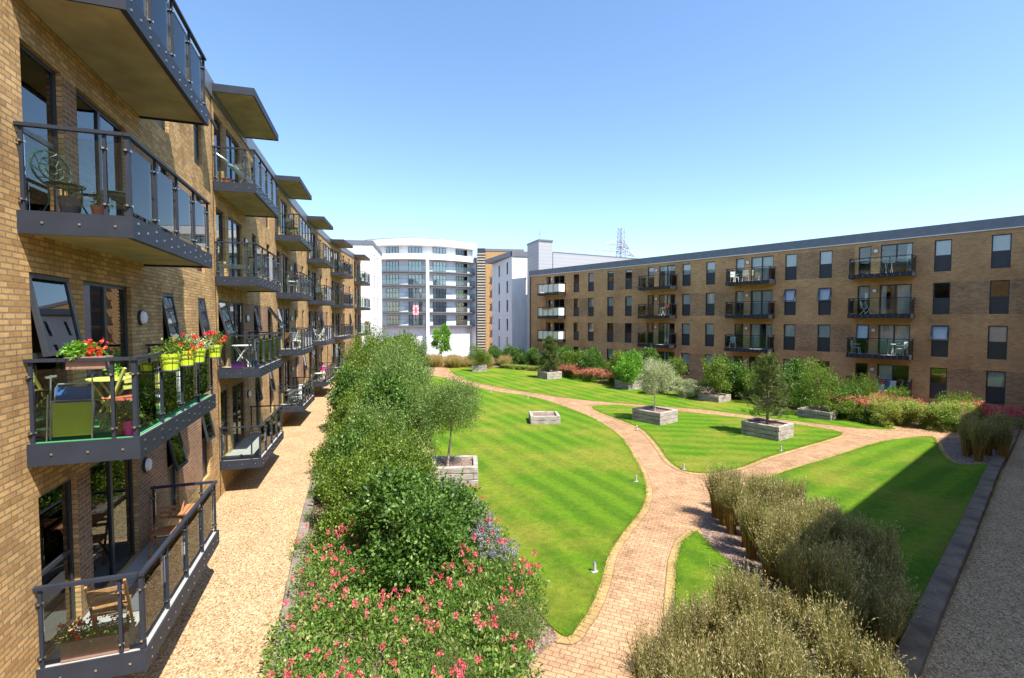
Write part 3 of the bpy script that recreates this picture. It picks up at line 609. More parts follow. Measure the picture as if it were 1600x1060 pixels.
block('white_building','white rendered block with narrow windows at the end of the left brick block','x' and cw(-17.6,61),cdir(-1.7,10.5),10.6,cdir(-10,-1.5),6,-2,15.6,WHITE,ZINC,.5,wins=W2)
ovh=[o for o in bpy.data.objects if o.get('label','').startswith('plain white rendered')][0]
m=MB(); dl_=cdir(-3.2,10); dn_=cdir(-10,-3.2)
for z in (14.6,15.28): m.poly([dl_*.15+Vector((0,0,z)),dl_*10.6+Vector((0,0,z)),dl_*10.6+dn_*1.1+Vector((0,0,z)),dl_*.15+dn_*.13+Vector((0,0,z))])
m.poly([dl_*.15+dn_*.13+Vector((0,0,14.6)),dl_*10.6+dn_*1.1+Vector((0,0,14.6)),dl_*10.6+dn_*1.1+Vector((0,0,15.28)),dl_*.15+dn_*.13+Vector((0,0,15.28))])
m.build('roof_overhang',ZINC,ovh)
def cladmat():
    m,t,b=nmat('ribbed_cladding'); tc=t.nodes.new('ShaderNodeTexCoord'); sp=t.nodes.new('ShaderNodeSeparateXYZ'); t.links.new(tc.outputs['Object'],sp.inputs[0])
    ml=t.nodes.new('ShaderNodeMath'); ml.operation='MULTIPLY'; ml.inputs[1].default_value=2.2; t.links.new(sp.outputs[2],ml.inputs[0]); fr_=t.nodes.new('ShaderNodeMath'); fr_.operation='FRACT'; t.links.new(ml.outputs[0],fr_.inputs[0])
    c=ramp(t,fr_.outputs[0],[(.0,(.14,.14,.15)),(.10,(.36,.365,.38)),(1,(.40,.40,.415))]); t.links.new(c,b.inputs['Base Color']); b.inputs['Roughness'].default_value=.5; b.inputs['Metallic'].default_value=.2; bump(t,b,fr_.outputs[0],.4,.04); return m
CLAD=cladmat()
tw=block('clad_tower','grey ribbed metal stair tower rising beside the brick block roof',cw(3.43,62),cdir(-.327,.945),4.1,cdir(.92,.4),2.0,-2,15.95,CLAD,ZINC,.2)
block('clad_building','long grey ribbed metal upper storey behind the brick parapet',cw(5.35,62.9),cdir(-.35,.94),3.5,cdir(9.6,5.2),19,-2,14.5,CLAD,ZINC,.15)
ob('aerial',MB().tube([(0,0,0),(0,0,1.6)],.02,5).tube([(-.3,0,1.1),(.3,0,1.1)],.015,5).mesh('aerial',STEELB),tw,tuple(cdir(.92,.4)*1.0+cdir(-.327,.945)*2+Vector((0,0,15.95))))
# brick block behind with balconies and a glazed stair
ORA=plain('orange_brick',(.38,.225,.10),.9,.15,3)
ot=block('brick_tower','tall orange brick block glimpsed between the white buildings','x' and cw(-5.5,100),cdir(-.3,1),8,cdir(1,.15),8,-3,20.3,ORA,ZINC,.5)
for k in range(6):
    m=MB(); dR=cdir(1,.15); nn=-cdir(-.3,1)*0+Vector((dR.y,-dR.x,0)); 
    if nn.dot(-cw(-5.5,100))<0: nn=-nn
    rz=math.atan2(nn.y,nn.x); z=1.5+k*2.75; p=dR*(1.6 if Vector((-math.sin(rz),math.cos(rz),0)).dot(dR)>0 else 5.6)
    b=ob('balcony',balcony_meshes(4,1.2,.26,5,BGLASSF,'f')[0],ot,(p.x,p.y,z),rz); L_=balcony_meshes(4,1.2,.26,5,BGLASSF,'f')
    ob('handrail',L_[1],b)
    for y in L_[6][:-1]: ob('glass_panel',L_[4],b,(1.12,y+.045,.26))
    w1=ob('window',frame_mesh(2.6,2.1,(1.3,)),ot,(p.x+nn.x*.03,p.y+nn.y*.03,z+.3),rz); w1.location=Vector((p.x,p.y,z+.3))+nn*.07+Vector((-math.sin(rz),math.cos(rz),0))*.7
    ob('pane',pane_mesh(.05,2.55,.05,2.05),w1)
STAIRM=plain('stair_slats',(.42,.37,.28),.7,.2,4)
stt=thing('stair_tower','narrow glazed stair tower with beige louvres beside the curved white building','building',cw(-6.35,99.5,-2.3))
m=MB(); rzs=-YAW
m.box(-.8,.8,0,4,0,22.6); m.build('wall',STEELB,stt,(0,0,0),rzs)
m=MB()
for k in range(38): m.box(-.85,.85,-.12,-.01,.6+k*.56,.85+k*.56)
m.build('louvres',STAIRM,stt,(0,0,0),rzs)
# ================================================================ CURVED WHITE BUILDING
p1,p2,p3=[np.array(q,float) for q in ((-29.9,97.3),(-20.1,94.6),(-7.5,101.5))]
def circ(a,b,c):
    A=np.array([b-a,c-a])*2; y=np.array([b@b-a@a,c@c-a@a]); ctr=np.linalg.solve(A,y); return ctr,np.linalg.norm(a-ctr)
cc,cr=circ(p1,p2,p3)
a0=math.atan2(*(p1-cc)[::-1]); a1=math.atan2(*(p3-cc)[::-1])
ct=thing('curved_building','curved white apartment building with long glass balconies at the far end','building',cw(cc[0],cc[1],0))
def arc(t,r,z): an=a0+(a1-a0)*t; v=cw(cc[0]+math.cos(an)*r,cc[1]+math.sin(an)*r,z)-cw(cc[0],cc[1],0); return v
if a1<a0: pass
def arcband(m,t0,t1,r0,r1,z0,z1,n=24,mi=0):
    for k in range(n):
        u,v=t0+(t1-t0)*k/n,t0+(t1-t0)*(k+1)/n
        m.poly([arc(u,r1,z0),arc(v,r1,z0),arc(v,r1,z1),arc(u,r1,z1)],None,mi); m.poly([arc(u,r0,z1),arc(v,r0,z1),arc(v,r1,z1),arc(u,r1,z1)],None,mi); m.poly([arc(u,r0,z0),arc(v,r0,z0),arc(v,r1,z0),arc(u,r1,z0)],None,mi)
    for u in (t0,t1): m.poly([arc(u,r0,z0),arc(u,r1,z0),arc(u,r1,z1),arc(u,r0,z1)],None,mi)
def tpx(px,r=0):      # arc parameter seen under a bearing
    best=min(range(1001),key=lambda k:abs((lambda an:(cc[0]+math.cos(an)*(cr-r))/(cc[1]+math.sin(an)*(cr-r)))(a0+(a1-a0)*k/1000)-(px-800)/750)); return best/1000
BK=1.0
m=MB(); arcband(m,0,1,cr-6,cr-BK,-3,20.3); m.build('wall',WHITE,ct)
m=MB(); arcband(m,0,1,cr-BK,cr,20.2,21.5,30); arcband(m,0,1,cr-7,cr-.2,21.5,21.65,30,1); m.build('roof',[WHITE,ZINC],ct)
fl=[4.35+2.68*k for k in range(6)]
m=MB(); arcband(m,0,1,cr-BK,cr+.15,17.45,18.6,30); m.build('parapet',WHITE,ct)
m=MB(); arcband(m,0,1,cr-BK-.3,cr-1.15,-3,4.3,30); m.build('plinth_wall',WHITE,ct)
m=MB(); t_=tpx(697); arcband(m,tpx(704),tpx(721),cr-1.15,cr-1.08,-1.6,3.0,4); m.build('loading_door',WPLAS,ct)
for z in fl[:5]:
    m=MB(); arcband(m,0,1,cr-BK,cr,z-.11,z+.11,30); m.build('balcony_slab',ZINC,ct)
    m=MB(); arcband(m,0,tpx(667),cr-.09,cr-.05,z+.2,z+1.2,16); arcband(m,tpx(670),1,cr-.09,cr-.05,z+.2,z+1.2,16); m.build('glass_balustrade',BGLASSF,ct)
    m=MB(); arcband(m,0,1,cr-.1,cr-.04,z+1.2,z+1.25,30); m.build('handrail',STEEL,ct)
for px in (668.5,744):
    m=MB(); t_=tpx(px); d=.3/(cr*abs(a1-a0)); arcband(m,t_-d,t_+d,cr-BK,cr+.2,-3,17.5,1); m.build('column',WHITE,ct)
for zi,z in enumerate(fl[:5]+[18.0]):
    for j,(xa,xb) in enumerate(((605,624),(639,660),(677,697.5),(712.5,730))):
        t0_,t1_=tpx(xa,BK),tpx(xb,BK); A=arc(t0_,cr-BK+.05,z+.15);B=arc(t1_,cr-BK+.05,z+.15); y=(B-A); L_=y.length; y.normalize(); nn=Vector((y.y,-y.x,0)); 
        if nn.dot(-cw(cc[0],cc[1]))<0: nn=-nn
        rz=math.atan2(nn.y,nn.x); yy=Vector((-math.sin(rz),math.cos(rz),0)); p=A if yy.dot(y)>0 else B
        L_=round(L_,1); hh=2.0 if zi<5 else 1.85
        wo=ob('window',frame_mesh(L_,hh,(L_/4,L_/2,L_*3/4),(),.07),ct,p+nn*.06,rz); ob('pane',pane_mesh(.05,L_-.05,.05,hh-.05),wo)
        if (j+zi)%3!=0: ob('curtain',MB().box(-.09,-.07,L_*.1,L_*(.45 if zi%2 else .9),.05,hh-.05).mesh('curtain',CURT),wo)
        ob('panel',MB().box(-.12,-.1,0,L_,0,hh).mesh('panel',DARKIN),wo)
# flag over a balustrade
FLAG=plain('red_cloth',(.65,.06,.08),.8,.1,5)
tf=tpx(650); A=arc(tf,cr+.02,0)+cw(cc[0],cc[1]); d_=(arc(tpx(652),cr,0)-arc(tpx(648),cr,0)).normalized()
fo=thing('flag','red and white flag hung over a balcony of the curved building','flag',(A.x,A.y,fl[1]-.5)); rzf=math.atan2(d_.y,d_.x)
MB().box(-.55,.55,-.03,-.01,0,1.9).build('cloth',plain('pale_pink_cloth',(.8,.55,.58),.8,.06,5),fo,(0,0,0),rzf)
m=MB(); m.box(-.09,.09,-.045,-.031,0,1.9); m.box(-.55,.55,-.044,-.0315,.86,1.04)
for sg in (-1,1): m.bar((-.5*sg,-.036,.06),(.5*sg,-.036,1.84),.012,.13)
m.build('cross',FLAG,fo,(0,0,0),rzf)
# ================================================================ WING BEHIND THE CAMERA (casts the big shadow)
wg=thing('apartment_building','brick wing whose shadow falls on the right lawn','building',(10.3,0,0))
wd_=Vector((.938,.346,0)).normalized(); nw=Vector((-wd_.y,wd_.x,0)); rzw=math.atan2(nw.y,nw.x); fw_=((0,0),rzw)     # local y = -wd
ops=[];WT=12.4
for k in range(4):
    for c in range(10): ops.append((-3-c*4.4,-2.2-c*4.4,.9+2.9*k,2.9+2.9*k))
K=(-12,3.6)                                                   # splayed end wall, back corner
m=MB(); wallgrid(m,-46,0,-.2,WT,ops); m.poly([(0,0,-.2),(0,0,WT),(*K,WT),(*K,-.2)][::-1],[(0,0),(0,12),(12,12),(12,0)][::-1]); m.poly([(*K,-.2),(-12,-46,-.2),(-12,-46,WT),(*K,WT)]); m.poly([(0,-46,-.2),(-12,-46,-.2),(-12,-46,WT),(0,-46,WT)])
put('wall',m.mesh('wall',[BRICK,BRICKD]),wg,fw_,0,0,0); m=MB(); Q=[(.05,.05),(K[0]-.1,K[1]+.05),(-12.1,-46.05),(.05,-46.05)]
m.poly([(*q,WT+.5) for q in Q]); m.poly([(*q,WT) for q in Q])
for k in range(4): m.poly([(*Q[k],WT),(*Q[(k+1)%4],WT),(*Q[(k+1)%4],WT+.5),(*Q[k],WT+.5)])
put('roof',m.mesh('roof',ZINC),wg,fw_,0,0,0)
for a,b,c,e in ops: tall_window(wg,fw_,a,c,.8,2.0)
# ================================================================ PYLON
PY=thing('electricity_pylon','tall grey lattice electricity pylon rising behind the brick roof','pylon',cw(70,310,-2.3),.35)
PYM=plain('hazed_lattice',(.36,.37,.42),.6,.05,1)  # pale grey has the distance haze mixed into its colour
m=MB(); rr=lambda z:4.2-(z/64)*2.7 if z>30 else 9-(z/30)*6.1
hs=[0,10,20,30,36,41,45,48,51,54,57,60,63,66]
def cr4(z): r=max(1.3,rr(z)); return [Vector((r*a,r*b,z)) for a,b in ((1,1),(-1,1),(-1,-1),(1,-1))]
for z0_,z1_ in zip(hs,hs[1:]):
    A,B=cr4(z0_),cr4(z1_)
    for k in range(4):
        m.bar(A[k],B[k],.26,.26); m.bar(A[k],B[(k+1)%4],.14,.14); m.bar(A[(k+1)%4],B[k],.14,.14); m.bar(B[k],B[(k+1)%4],.12,.12)
m.build('tower',PYM,PY)
for sg,L_,z in ((-1,18,57),(1,9,56),(-1,24,52.5),(1,15,51.5)):
    m=MB(); tip=Vector((sg*L_,0,z-2.5)); 
    for yy in (-1.6,1.6): m.bar((0,yy,z+3),tip,.34,.34); m.bar((0,yy,z-1),tip,.34,.34)
    for k in range(6):
        t0_,t1_=k/6,(k+.5)/6
        for yy in (-1.6,1.6): m.bar(Vector((0,yy,z+3)).lerp(tip,t0_),Vector((0,yy,z-1)).lerp(tip,t1_),.2,.2)
    m.build('cross_arm',PYM,PY)
for z,yy in ((65,0),(50,13),):
    m=MB(); P=[]
    for k in range(13): t=k/12; P.append((yy+t*240,-t*60,z-2+8*(t*t-t)*1.0))
    m.tube(P,.06,4); m.build('power_line',PYM,PY)
# ================================================================ PLANTERS
def planter(z0,rot,sx_,sy_,rows,lab,corner_l):
    t=thing('timber_planter',lab,'planter',(z0.x,z0.y,.04),rot,'timber sleeper planters on the lawn'); hh=.23
    for r in range(rows):
        m=MB()
        for q,(L_,ax,sg) in enumerate(((sx_,0,-1),(sx_,0,1),(sy_,1,-1),(sy_,1,1))):
            full=(r%2==0)==(ax==0); L2=L_ if full else L_-.34; b=rough_box(L2-.02,.165,hh-.026,seed=r*7+q,z0=r*hh); off=len(m.v)
            o_=(sy_ if ax==0 else sx_)/2-.085
            for x,y,z in b.v: m.v.append((x,y+sg*o_,z) if ax==0 else (-(y)+sg*o_,x,z))
            m.f+=[[k+off for k in f] for f in b.f]; m.uv+=b.uv; m.m+=b.m
        m.build('sleeper_course',SLEEPER,t)
    MB().box(-sx_/2+.16,sx_/2-.16,-sy_/2+.16,sy_/2-.16,.02,rows*hh-.14).build('soil',MULCH,t); return t,rows*hh-.14
def near_corner(a,Z,ang,sx_,sy_):
    """planter from its nearest ground corner; ang = bearing of its right-hand side above the lateral axis"""
    e1=cdir(math.cos(ang),math.sin(ang)); e2=cdir(-math.sin(ang),math.cos(ang)); c=cw(a,Z)+e1*sx_/2+e2*sy_/2; return c,math.atan2(e1.y,e1.x)
PL=[ # a,Z,angle,sx,sy,rows,label
 (-2.75,15.9,R(6),1.62,1.45,3,'large weathered planter with leaning olive tree at the hedge edge'),
 (1.0,25.6,R(2),1.62,1.5,2,'low empty weathered planter alone in the middle of the large lawn'),
 (7.87,25.3,R(38),1.65,1.85,3,'timber planter holding the silvery round headed tree'),
 (12.34,22.0,R(36),1.5,1.8,3,'timber planter holding the dark pine on the island lawn'),
 (14.0,32.3,R(35),1.5,1.6,2,'planter with leafy green shrub tree at the back lawn edge'),
 (17.8,26.6,R(38),1.5,1.75,2,'planter with loose green tree nearest the yellow flower bed'),
 (3.3,44.8,R(30),1.7,1.7,3,'far planter with small pine before the pink flower strip'),
 (-4.34,51.5,R(4),1.65,1.5,3,'farthest planter with small pale tree by the path bend'),
 (9.3,38.2,R(30),1.6,1.6,3,'planter with bright green bush beside the pink flowers')]
pcs=[]
for a,Z,an,sx_,sy_,rw,lb in PL:
    c,rot=near_corner(a,Z,an,sx_,sy_); t,zt=planter(c,rot,sx_,sy_,rw,lb,0); pcs.append((c,zt))
# ================================================================ TREES
def tree(name,lab,loc,h,tr,lobes,k,per,sig,ln,wd,mat,seed,trunk=None,r0=.06,lean=(0,0),bark=None,grp=None,spread=.8,cat='tree',nl=7,inner=.4):
    rng=np.random.default_rng(seed); t=thing(name,lab,cat,loc,rng.uniform(0,6),grp); t.rotation_euler=(0,0,0)
    r=max(l[3] for l in lobes)*1.2
    limbs(rng,h,tr,r,nl,r0,lean).build('trunk',bark or BARK,t,smooth=True)
    P,D=lobepts(rng,lobes,k,per,sig,inner); ob('crown',leafcloud('crown',P,D,ln,wd,rng,mat,spread=spread),t); return t
def glob(n,cx,cy,cz,r,e,seed,zs=1):
    g_=random.Random(seed); L=[(cx,cy,cz,r*.7,zs)]
    for _ in range(n):
        a=g_.uniform(0,6.28); ph=math.asin(g_.uniform(-.75,1)); q=r*.68
        L.append((cx+math.cos(a)*math.cos(ph)*q,cy+math.sin(a)*math.cos(ph)*q,cz+math.sin(ph)*q*zs,e*g_.uniform(.7,1.2)))
    return L
def base(i,dz=0): c,z=pcs[i]; return (c.x,c.y,.04+z)
rv=(cdir(1,0))
tree('olive_tree','leaning olive grey tree in the planter at the hedge edge',(base(0)[0]-.25,base(0)[1],base(0)[2]),3.2,1.0,glob(12,.22,.1,1.95,1.12,.42,3,.9),800,30,.13,.075,.022,L_OL,21,r0=.05,lean=(.25,.1),bark=BARKP)
tree('olive_tree','round headed silvery tree on a thin pale trunk',base(2),3.0,1.15,glob(14,0,0,1.85,1.05,.36,5,.95),560,26,.11,.085,.028,L_SILV,22,r0=.04,bark=BARKP)
def pine(name,lab,loc,h,r,n,seed,sp_=1.0,grp=None):
    rng=np.random.default_rng(seed); t=thing(name,lab,'tree',loc,0,grp); m=MB(); m.tube([(0,0,0),(.05,.02,h*.4),(.0,.04,h*.96)],[.07,.05,.012],8)
    C=[];Dr=[]
    nw_=int(n); 
    for k in range(nw_):
        f=(k+.5)/nw_; z=.35+(h-.4)*f; R_=r*(1-f)**.62*rng.uniform(.6,1.1)*(.72 if f<.12 else 1); a=k*2.4+rng.uniform(-.3,.3); 
        R_*=rng.uniform(.7,1.25); p0=Vector((0,.02,z)); e=Vector((math.cos(a)*R_,math.sin(a)*R_,z+R_*rng.uniform(.0,.5))); m.tube([p0,p0.lerp(e,.55)-Vector((0,0,.05)),e],[.022,.014,.005],4)
        for j in range(9):
            u=rng.uniform(.3,1); q=p0.lerp(e,u)+Vector(rng.normal(0,.10,3)); C.append(q); d=(e-p0).normalized()+Vector((0,0,.5))+Vector(rng.normal(0,.35,3)); Dr.append(d.normalized())
    m.build('trunk',BARK,t,smooth=True); C=np.array([tuple(q) for q in C]); Dr=np.array([tuple(q) for q in Dr]); per=46
    P=np.repeat(C,per,0)+np.repeat(Dr,per,0)*rng.uniform(-.12,.16,(len(C)*per,1)); D=np.repeat(Dr,per,0)*.9
    ob('crown',leafcloud('crown',P,D,.15*sp_,.011*sp_,rng,L_PINE,spread=.55),t); return t
pine('pine_tree','dark bushy pine in the planter on the island lawn',base(3),3.35,1.2,64,31)
pine('pine_tree','small far pine in the planter before the pink flowers',base(6),3.3,1.35,60,32,1.5)
tree('young_tree','leafy green shrub tree filling the back edge planter',base(4),3.2,.3,rlobes(7,.95,3.2,20,.1,(.2,.36)),430,26,.12,.10,.05,L_MID,23,r0=.04)
tree('young_tree','loose airy green tree in the planter near the yellow bed',base(5),3.3,.3,rlobes(8,1.15,3.4,17,.06,(.16,.3)),330,24,.11,.09,.045,L_MID,24,r0=.04)
tree('young_tree','small pale green tree in the farthest planter',base(7),2.6,.5,rlobes(9,1.15,2.3,10,.3,(.3,.45)),420,22,.14,.11,.05,L_MID,25,r0=.04)
tree('round_bush','bright green rounded bush in the planter by the pink flowers',base(8),2.2,.2,rlobes(10,1.15,2.2,10,.2),520,26,.12,.12,.08,L_BR,26,cat='bush')
tree('broadleaf_tree','bright green broadleaf tree against the curved white building',cw(-10.6,72,0),5.3,1.2,rlobes(12,1.35,5.0,22,.26,(.22,.36)),420,26,.13,.18,.12,L_BR,27,r0=.09)
# ================================================================ SHRUBS
SH={}
for key,mat,seed,ln,wd,k,sig in (('dk',L_DK,41,.085,.05,820,.11),('mid',L_MID,42,.075,.042,820,.11),('ol',L_OL,43,.07,.026,860,.12),('dk2',L_DK,44,.09,.052,820,.12),('yl',L_YEL,45,.07,.04,640,.11),('sv',L_SILV,46,.08,.04,640,.11),('mid2',L_MID,47,.07,.03,860,.14)):
    SH[key]=shrub_meshes(seed,rlobes(seed,1.0,1.0*1.9,13,.08,(.3,.5)),int(k*.62),46,sig*.85,ln,wd,mat,.5)
stem_me=limbs(np.random.default_rng(4),1.7,.25,.7,9,.035).mesh('stem',BARK,True)
def shrub(key,x,y,r,h,lab,grp,rot=None,cat='shrub',name='shrub',z=0):
    t=thing(name,lab,cat,(x,y,z),rot if rot is not None else random.uniform(0,6),grp)
    f=ob('foliage',SH[key],t); f.scale=(r,r,h/1.9); s_=ob('stem',stem_me,t); s_.scale=(r,r,h/1.9); return t
random.seed(8)
HEDGE=[('dk',1.15,10.5,1.2,2.2,'glossy dark shrub nearest the pink flowers'),
 ('dk2',1.95,11.4,1.0,1.75,'dark green shrub on the lawn side of the front of the hedge'),
 ('mid',.05,13.0,.95,2.1,'light green shrub overhanging the gravel at the hedge front'),
 ('mid2',1.15,14.0,1.2,2.4,'broad mixed green shrub behind the glossy front one'),
 ('dk',.35,15.9,1.15,2.3,'dark green shrub at the gravel side behind the light one'),
 ('ol',1.1,16.9,1.15,2.8,'greyish green shrub beside the large olive planter'),
 ('mid',.1,18.8,1.1,2.3,'bright green shrub on the gravel side mid hedge'),
 ('dk2',1.5,19.3,1.35,3.2,'dark leafy shrub in the middle of the hedge'),
 ('ol',2.3,20.8,1.2,3.1,'pale olive shrub behind the leaning olive tree'),
 ('mid2',.7,22.2,1.2,2.9,'loose green shrub at the gravel side'),
 ('ol',2.2,23.6,1.5,3.7,'tall pale olive shrub in the hedge'),
 ('dk',.35,25.6,1.2,3.0,'round dark shrub against the gravel walk'),
 ('ol',2.5,27.4,1.6,4.0,'tall greyish shrub behind the round dark one'),
 ('mid',.9,29.2,1.3,3.5,'mid green tall shrub at the gravel side'),
 ('ol',3.4,31.2,1.6,4.1,'silvery olive shrub on the lawn side near the hedge top'),
 ('mid2',1.4,33.0,1.5,4.4,'upright green shrub near the far end of the hedge'),
 ('mid',3.2,36.0,1.7,4.6,'tall green shrub at the far end of the hedge'),
 ('ol',5.0,38.5,1.6,4.1,'pale olive shrub at the far lawn corner of the hedge'),
 ('mid2',1.8,38.5,1.5,4.8,'tallest leafy shrub closing the hedge'),
 ('mid',4.0,43.0,1.8,4.6,'last broad green shrub beyond the tallest one')]
for k_,x,y,r,h,lb in HEDGE: shrub(k_,x,y,r,h,lb,'shrubs of the hedge beside the gravel walk')
# shrubs along the right building: (kind,a,Z,r,h,label)
RH=[('dk',-2.2,60,1.5,2.6,'dark shrub at the foot of the white block, leftmost'),('dk2',.2,58,1.5,2.7,'dark shrub second from left below the white block'),('dk',2.4,56,1.5,2.8,'dark shrub below the clad tower'),('dk2',4.2,53,1.6,2.8,'dense dark shrub at the brick corner'),
 ('dk',5.3,49.5,1.7,3.3,'dark leafy shrub behind the far small pine'),('mid',6.6,47.5,1.6,3.2,'green shrub right of the far small pine'),('dk2',7.5,46,1.5,2.8,'rounded dark shrub left of the pink strip'),('mid2',8.9,45.5,.8,2.2,'small thin shrub against the brick wall'),
 ('mid',10.0,42.0,1.5,3.2,'green shrub behind the bright bush'),('dk',11.3,41,1.7,3.7,'tall dark shrub below the third balcony'),('mid',12.9,39.5,1.5,3.0,'green shrub right of the tall dark one'),
 ('sv',11.2,36.3,1.2,1.5,'low silvery shrub behind the silvery tree'),('sv',12.6,35.2,1.2,1.5,'low silvery shrub left of the leafy planter tree'),
 ('dk2',15.6,34.2,1.4,3.2,'dark shrub right of the leafy planter tree'),('mid2',17.0,32.6,1.5,3.0,'green shrub between two planters'),('dk',18.3,31.2,1.4,3.2,'dark shrub behind the pine'),('mid',19.7,30.4,.95,3.0,'green shrub left of the loose planter tree'),
 ('mid2',21.6,29.6,.95,2.7,'tall green shrub behind the loose planter tree'),('dk2',19.4,28.0,1.1,1.9,'low dark shrub behind the near right planter'),('mid',22.3,28.2,1.1,2.2,'leafy shrub left of the laundry balcony'),('mid2',24.9,26.5,1.0,1.8,'small round shrub standing alone before the brick wall')]
for k_,a,Z,r,h,lb in RH: c=cw(a,Z); shrub(k_,c.x,c.y,r*.88,h*random.uniform(.78,.95),lb,'shrubs below the brown brick block')
for j,(a,Z,r,h) in enumerate([(19.2,26.6,.9,1.2),(20.3,25.6,1.0,1.25),(21.5,25.1,1.0,1.3),(22.5,24.4,1.0,1.2),(23.4,24.9,1.0,1.3),(20.9,27.1,.9,1.3),(22.2,26.6,1.0,1.3),(24.2,25.9,.9,1.2)]):
    c=cw(a,Z); shrub('yl' if j%3 else 'mid',c.x,c.y,r,h,'low pale green and yellow shrub in the bed right of the last planter','low shrubs of the yellow green bed')
# ================================================================ FLOWERING PLANTS
def valerian(seed,n,fh_,leaf,flower,r=.5,h=.65,nf=26,fl_ln=.035):
    rng=np.random.default_rng(seed); a=rng.uniform(0,6.28,n); q=r*np.sqrt(rng.random(n)); z=h*.8*rng.random(n)**.7*(1-.35*(q/r)**2)
    P=np.stack([np.cos(a)*q,np.sin(a)*q,z+.02],1); D=np.stack([np.cos(a)*.5,np.sin(a)*.5,np.full(n,.7)],1); lm=leafcloud('foliage',P,D,.085,.038,rng,leaf,spread=.6)
    a=rng.uniform(0,6.28,nf); q=r*np.sqrt(rng.random(nf)); zt=h*rng.uniform(.85,1.25,nf); C=np.stack([np.cos(a)*q,np.sin(a)*q,zt],1); per=30
    P=np.repeat(C,per,0)+rng.normal(0,1,(nf*per,3))*np.array([.021,.021,.024])*fh_; D=rng.normal(0,1,(nf*per,3)); fm=leafcloud('flowers',P,D,fl_ln,fl_ln*.8,rng,flower,spread=.3); return lm,fm
V1=[valerian(60+k,620,1,L_MID if k%2 else L_DK,FL_PINK,nf=(2,5,0,3)[k],h=(.55,.7,.6,.75)[k]) for k in range(4)]
L_VAL=leafmat('valerian_leaf',(.06,.14,.02),(.16,.28,.05),(.38,.34,.12))
for lm,fm in V1: lm.materials[0]=L_VAL
def flowerplant(vm,x,y,lab,grp,sc=1,name='valerian_plant',z=0):
    t=thing(name,lab,'flowering plant',(x,y,z),random.uniform(0,6),grp); t.scale=(sc,sc,sc*random.uniform(.85,1.2)); ob('foliage',vm[0],t); ob('blossom',vm[1],t)['kind']='stuff'; return t
random.seed(12); pts=[]
for _ in range(4000):
    x=random.uniform(-.9,4.0); y=random.uniform(4.6,12.5)
    right=3.35 if y>8.3 else 1.3+(y-5.2)*.62
    if x>right or (y>9.4 and .2<x<2.7): continue
    if y>9.6 and x<.2 and random.random()<.6: continue
    if all((x-a)**2+(y-b)**2>.42**2 for a,b in pts): pts.append((x,y))
    if len(pts)>120: break
for x,y in pts: flowerplant(V1[random.randrange(4)],x,y,'bushy pink valerian plant in the front bed beside the gravel','pink valerian plants of the front bed',random.uniform(.8,1.15))
for x,y in [(3.15,12.6),(3.3,13.8),(3.3,11.8),(-.75,14.2),(-.8,16),(-.8,18),(-.75,20),(-.6,22.3),(-.6,24.2),(3.5,13.2)]: flowerplant(V1[random.randrange(4)],x,y,'small pink valerian at the edge of the hedge','pink valerian plants along the hedge',.8)
LAV=valerian(70,500,1.3,L_OL,FL_LAV,r=.5,h=.6,nf=60)
for x,y in [(3.05,10.9),(3.0,11.7),(2.95,12.6),(2.75,13.4),(3.2,10.1),(2.8,14.2)]: flowerplant(LAV,x,y,'greyish lavender clump between the hedge and the lawn','lavender clumps beside the large lawn',.95,'lavender')
PK=valerian(71,520,1.8,L_YEL,FL_PINK,r=.7,h=.9,nf=26,fl_ln=.055); PK2=valerian(72,420,2.0,L_MID,leafmat('rust_flower',(.40,.14,.10),(.55,.22,.15),(.6,.36,.24)),r=.7,h=.9,nf=60,fl_ln=.08)
for k in range(15):
    f=k/14; c=cw(4.9+4.6*f,47.5-7.5*f); flowerplant(PK2,c.x+random.uniform(-.3,.3),c.y+random.uniform(-.3,.3),'dull pink flowering clump in the strip behind the far lawn','pink flower strip behind the far lawn',.95,'flower_clump')
for k in range(17):
    a=random.uniform(24,30); Z=random.uniform(24.0,26.8)-(a-24)*.55; c=cw(a,Z); flowerplant(PK if k%3 else PK2,c.x,c.y,'tall pink flowering plant below the brick wall at the right edge','pink flowers below the right brick wall',random.uniform(.8,1.2),'flower_clump')
for k in range(12):
    c=cw(random.uniform(18.8,23.5),random.uniform(26.8,28)); flowerplant(PK2,c.x,c.y,'orange pink flowering plant behind the low yellow shrubs','flowers before the laundry balcony',1.0,'flower_clump')
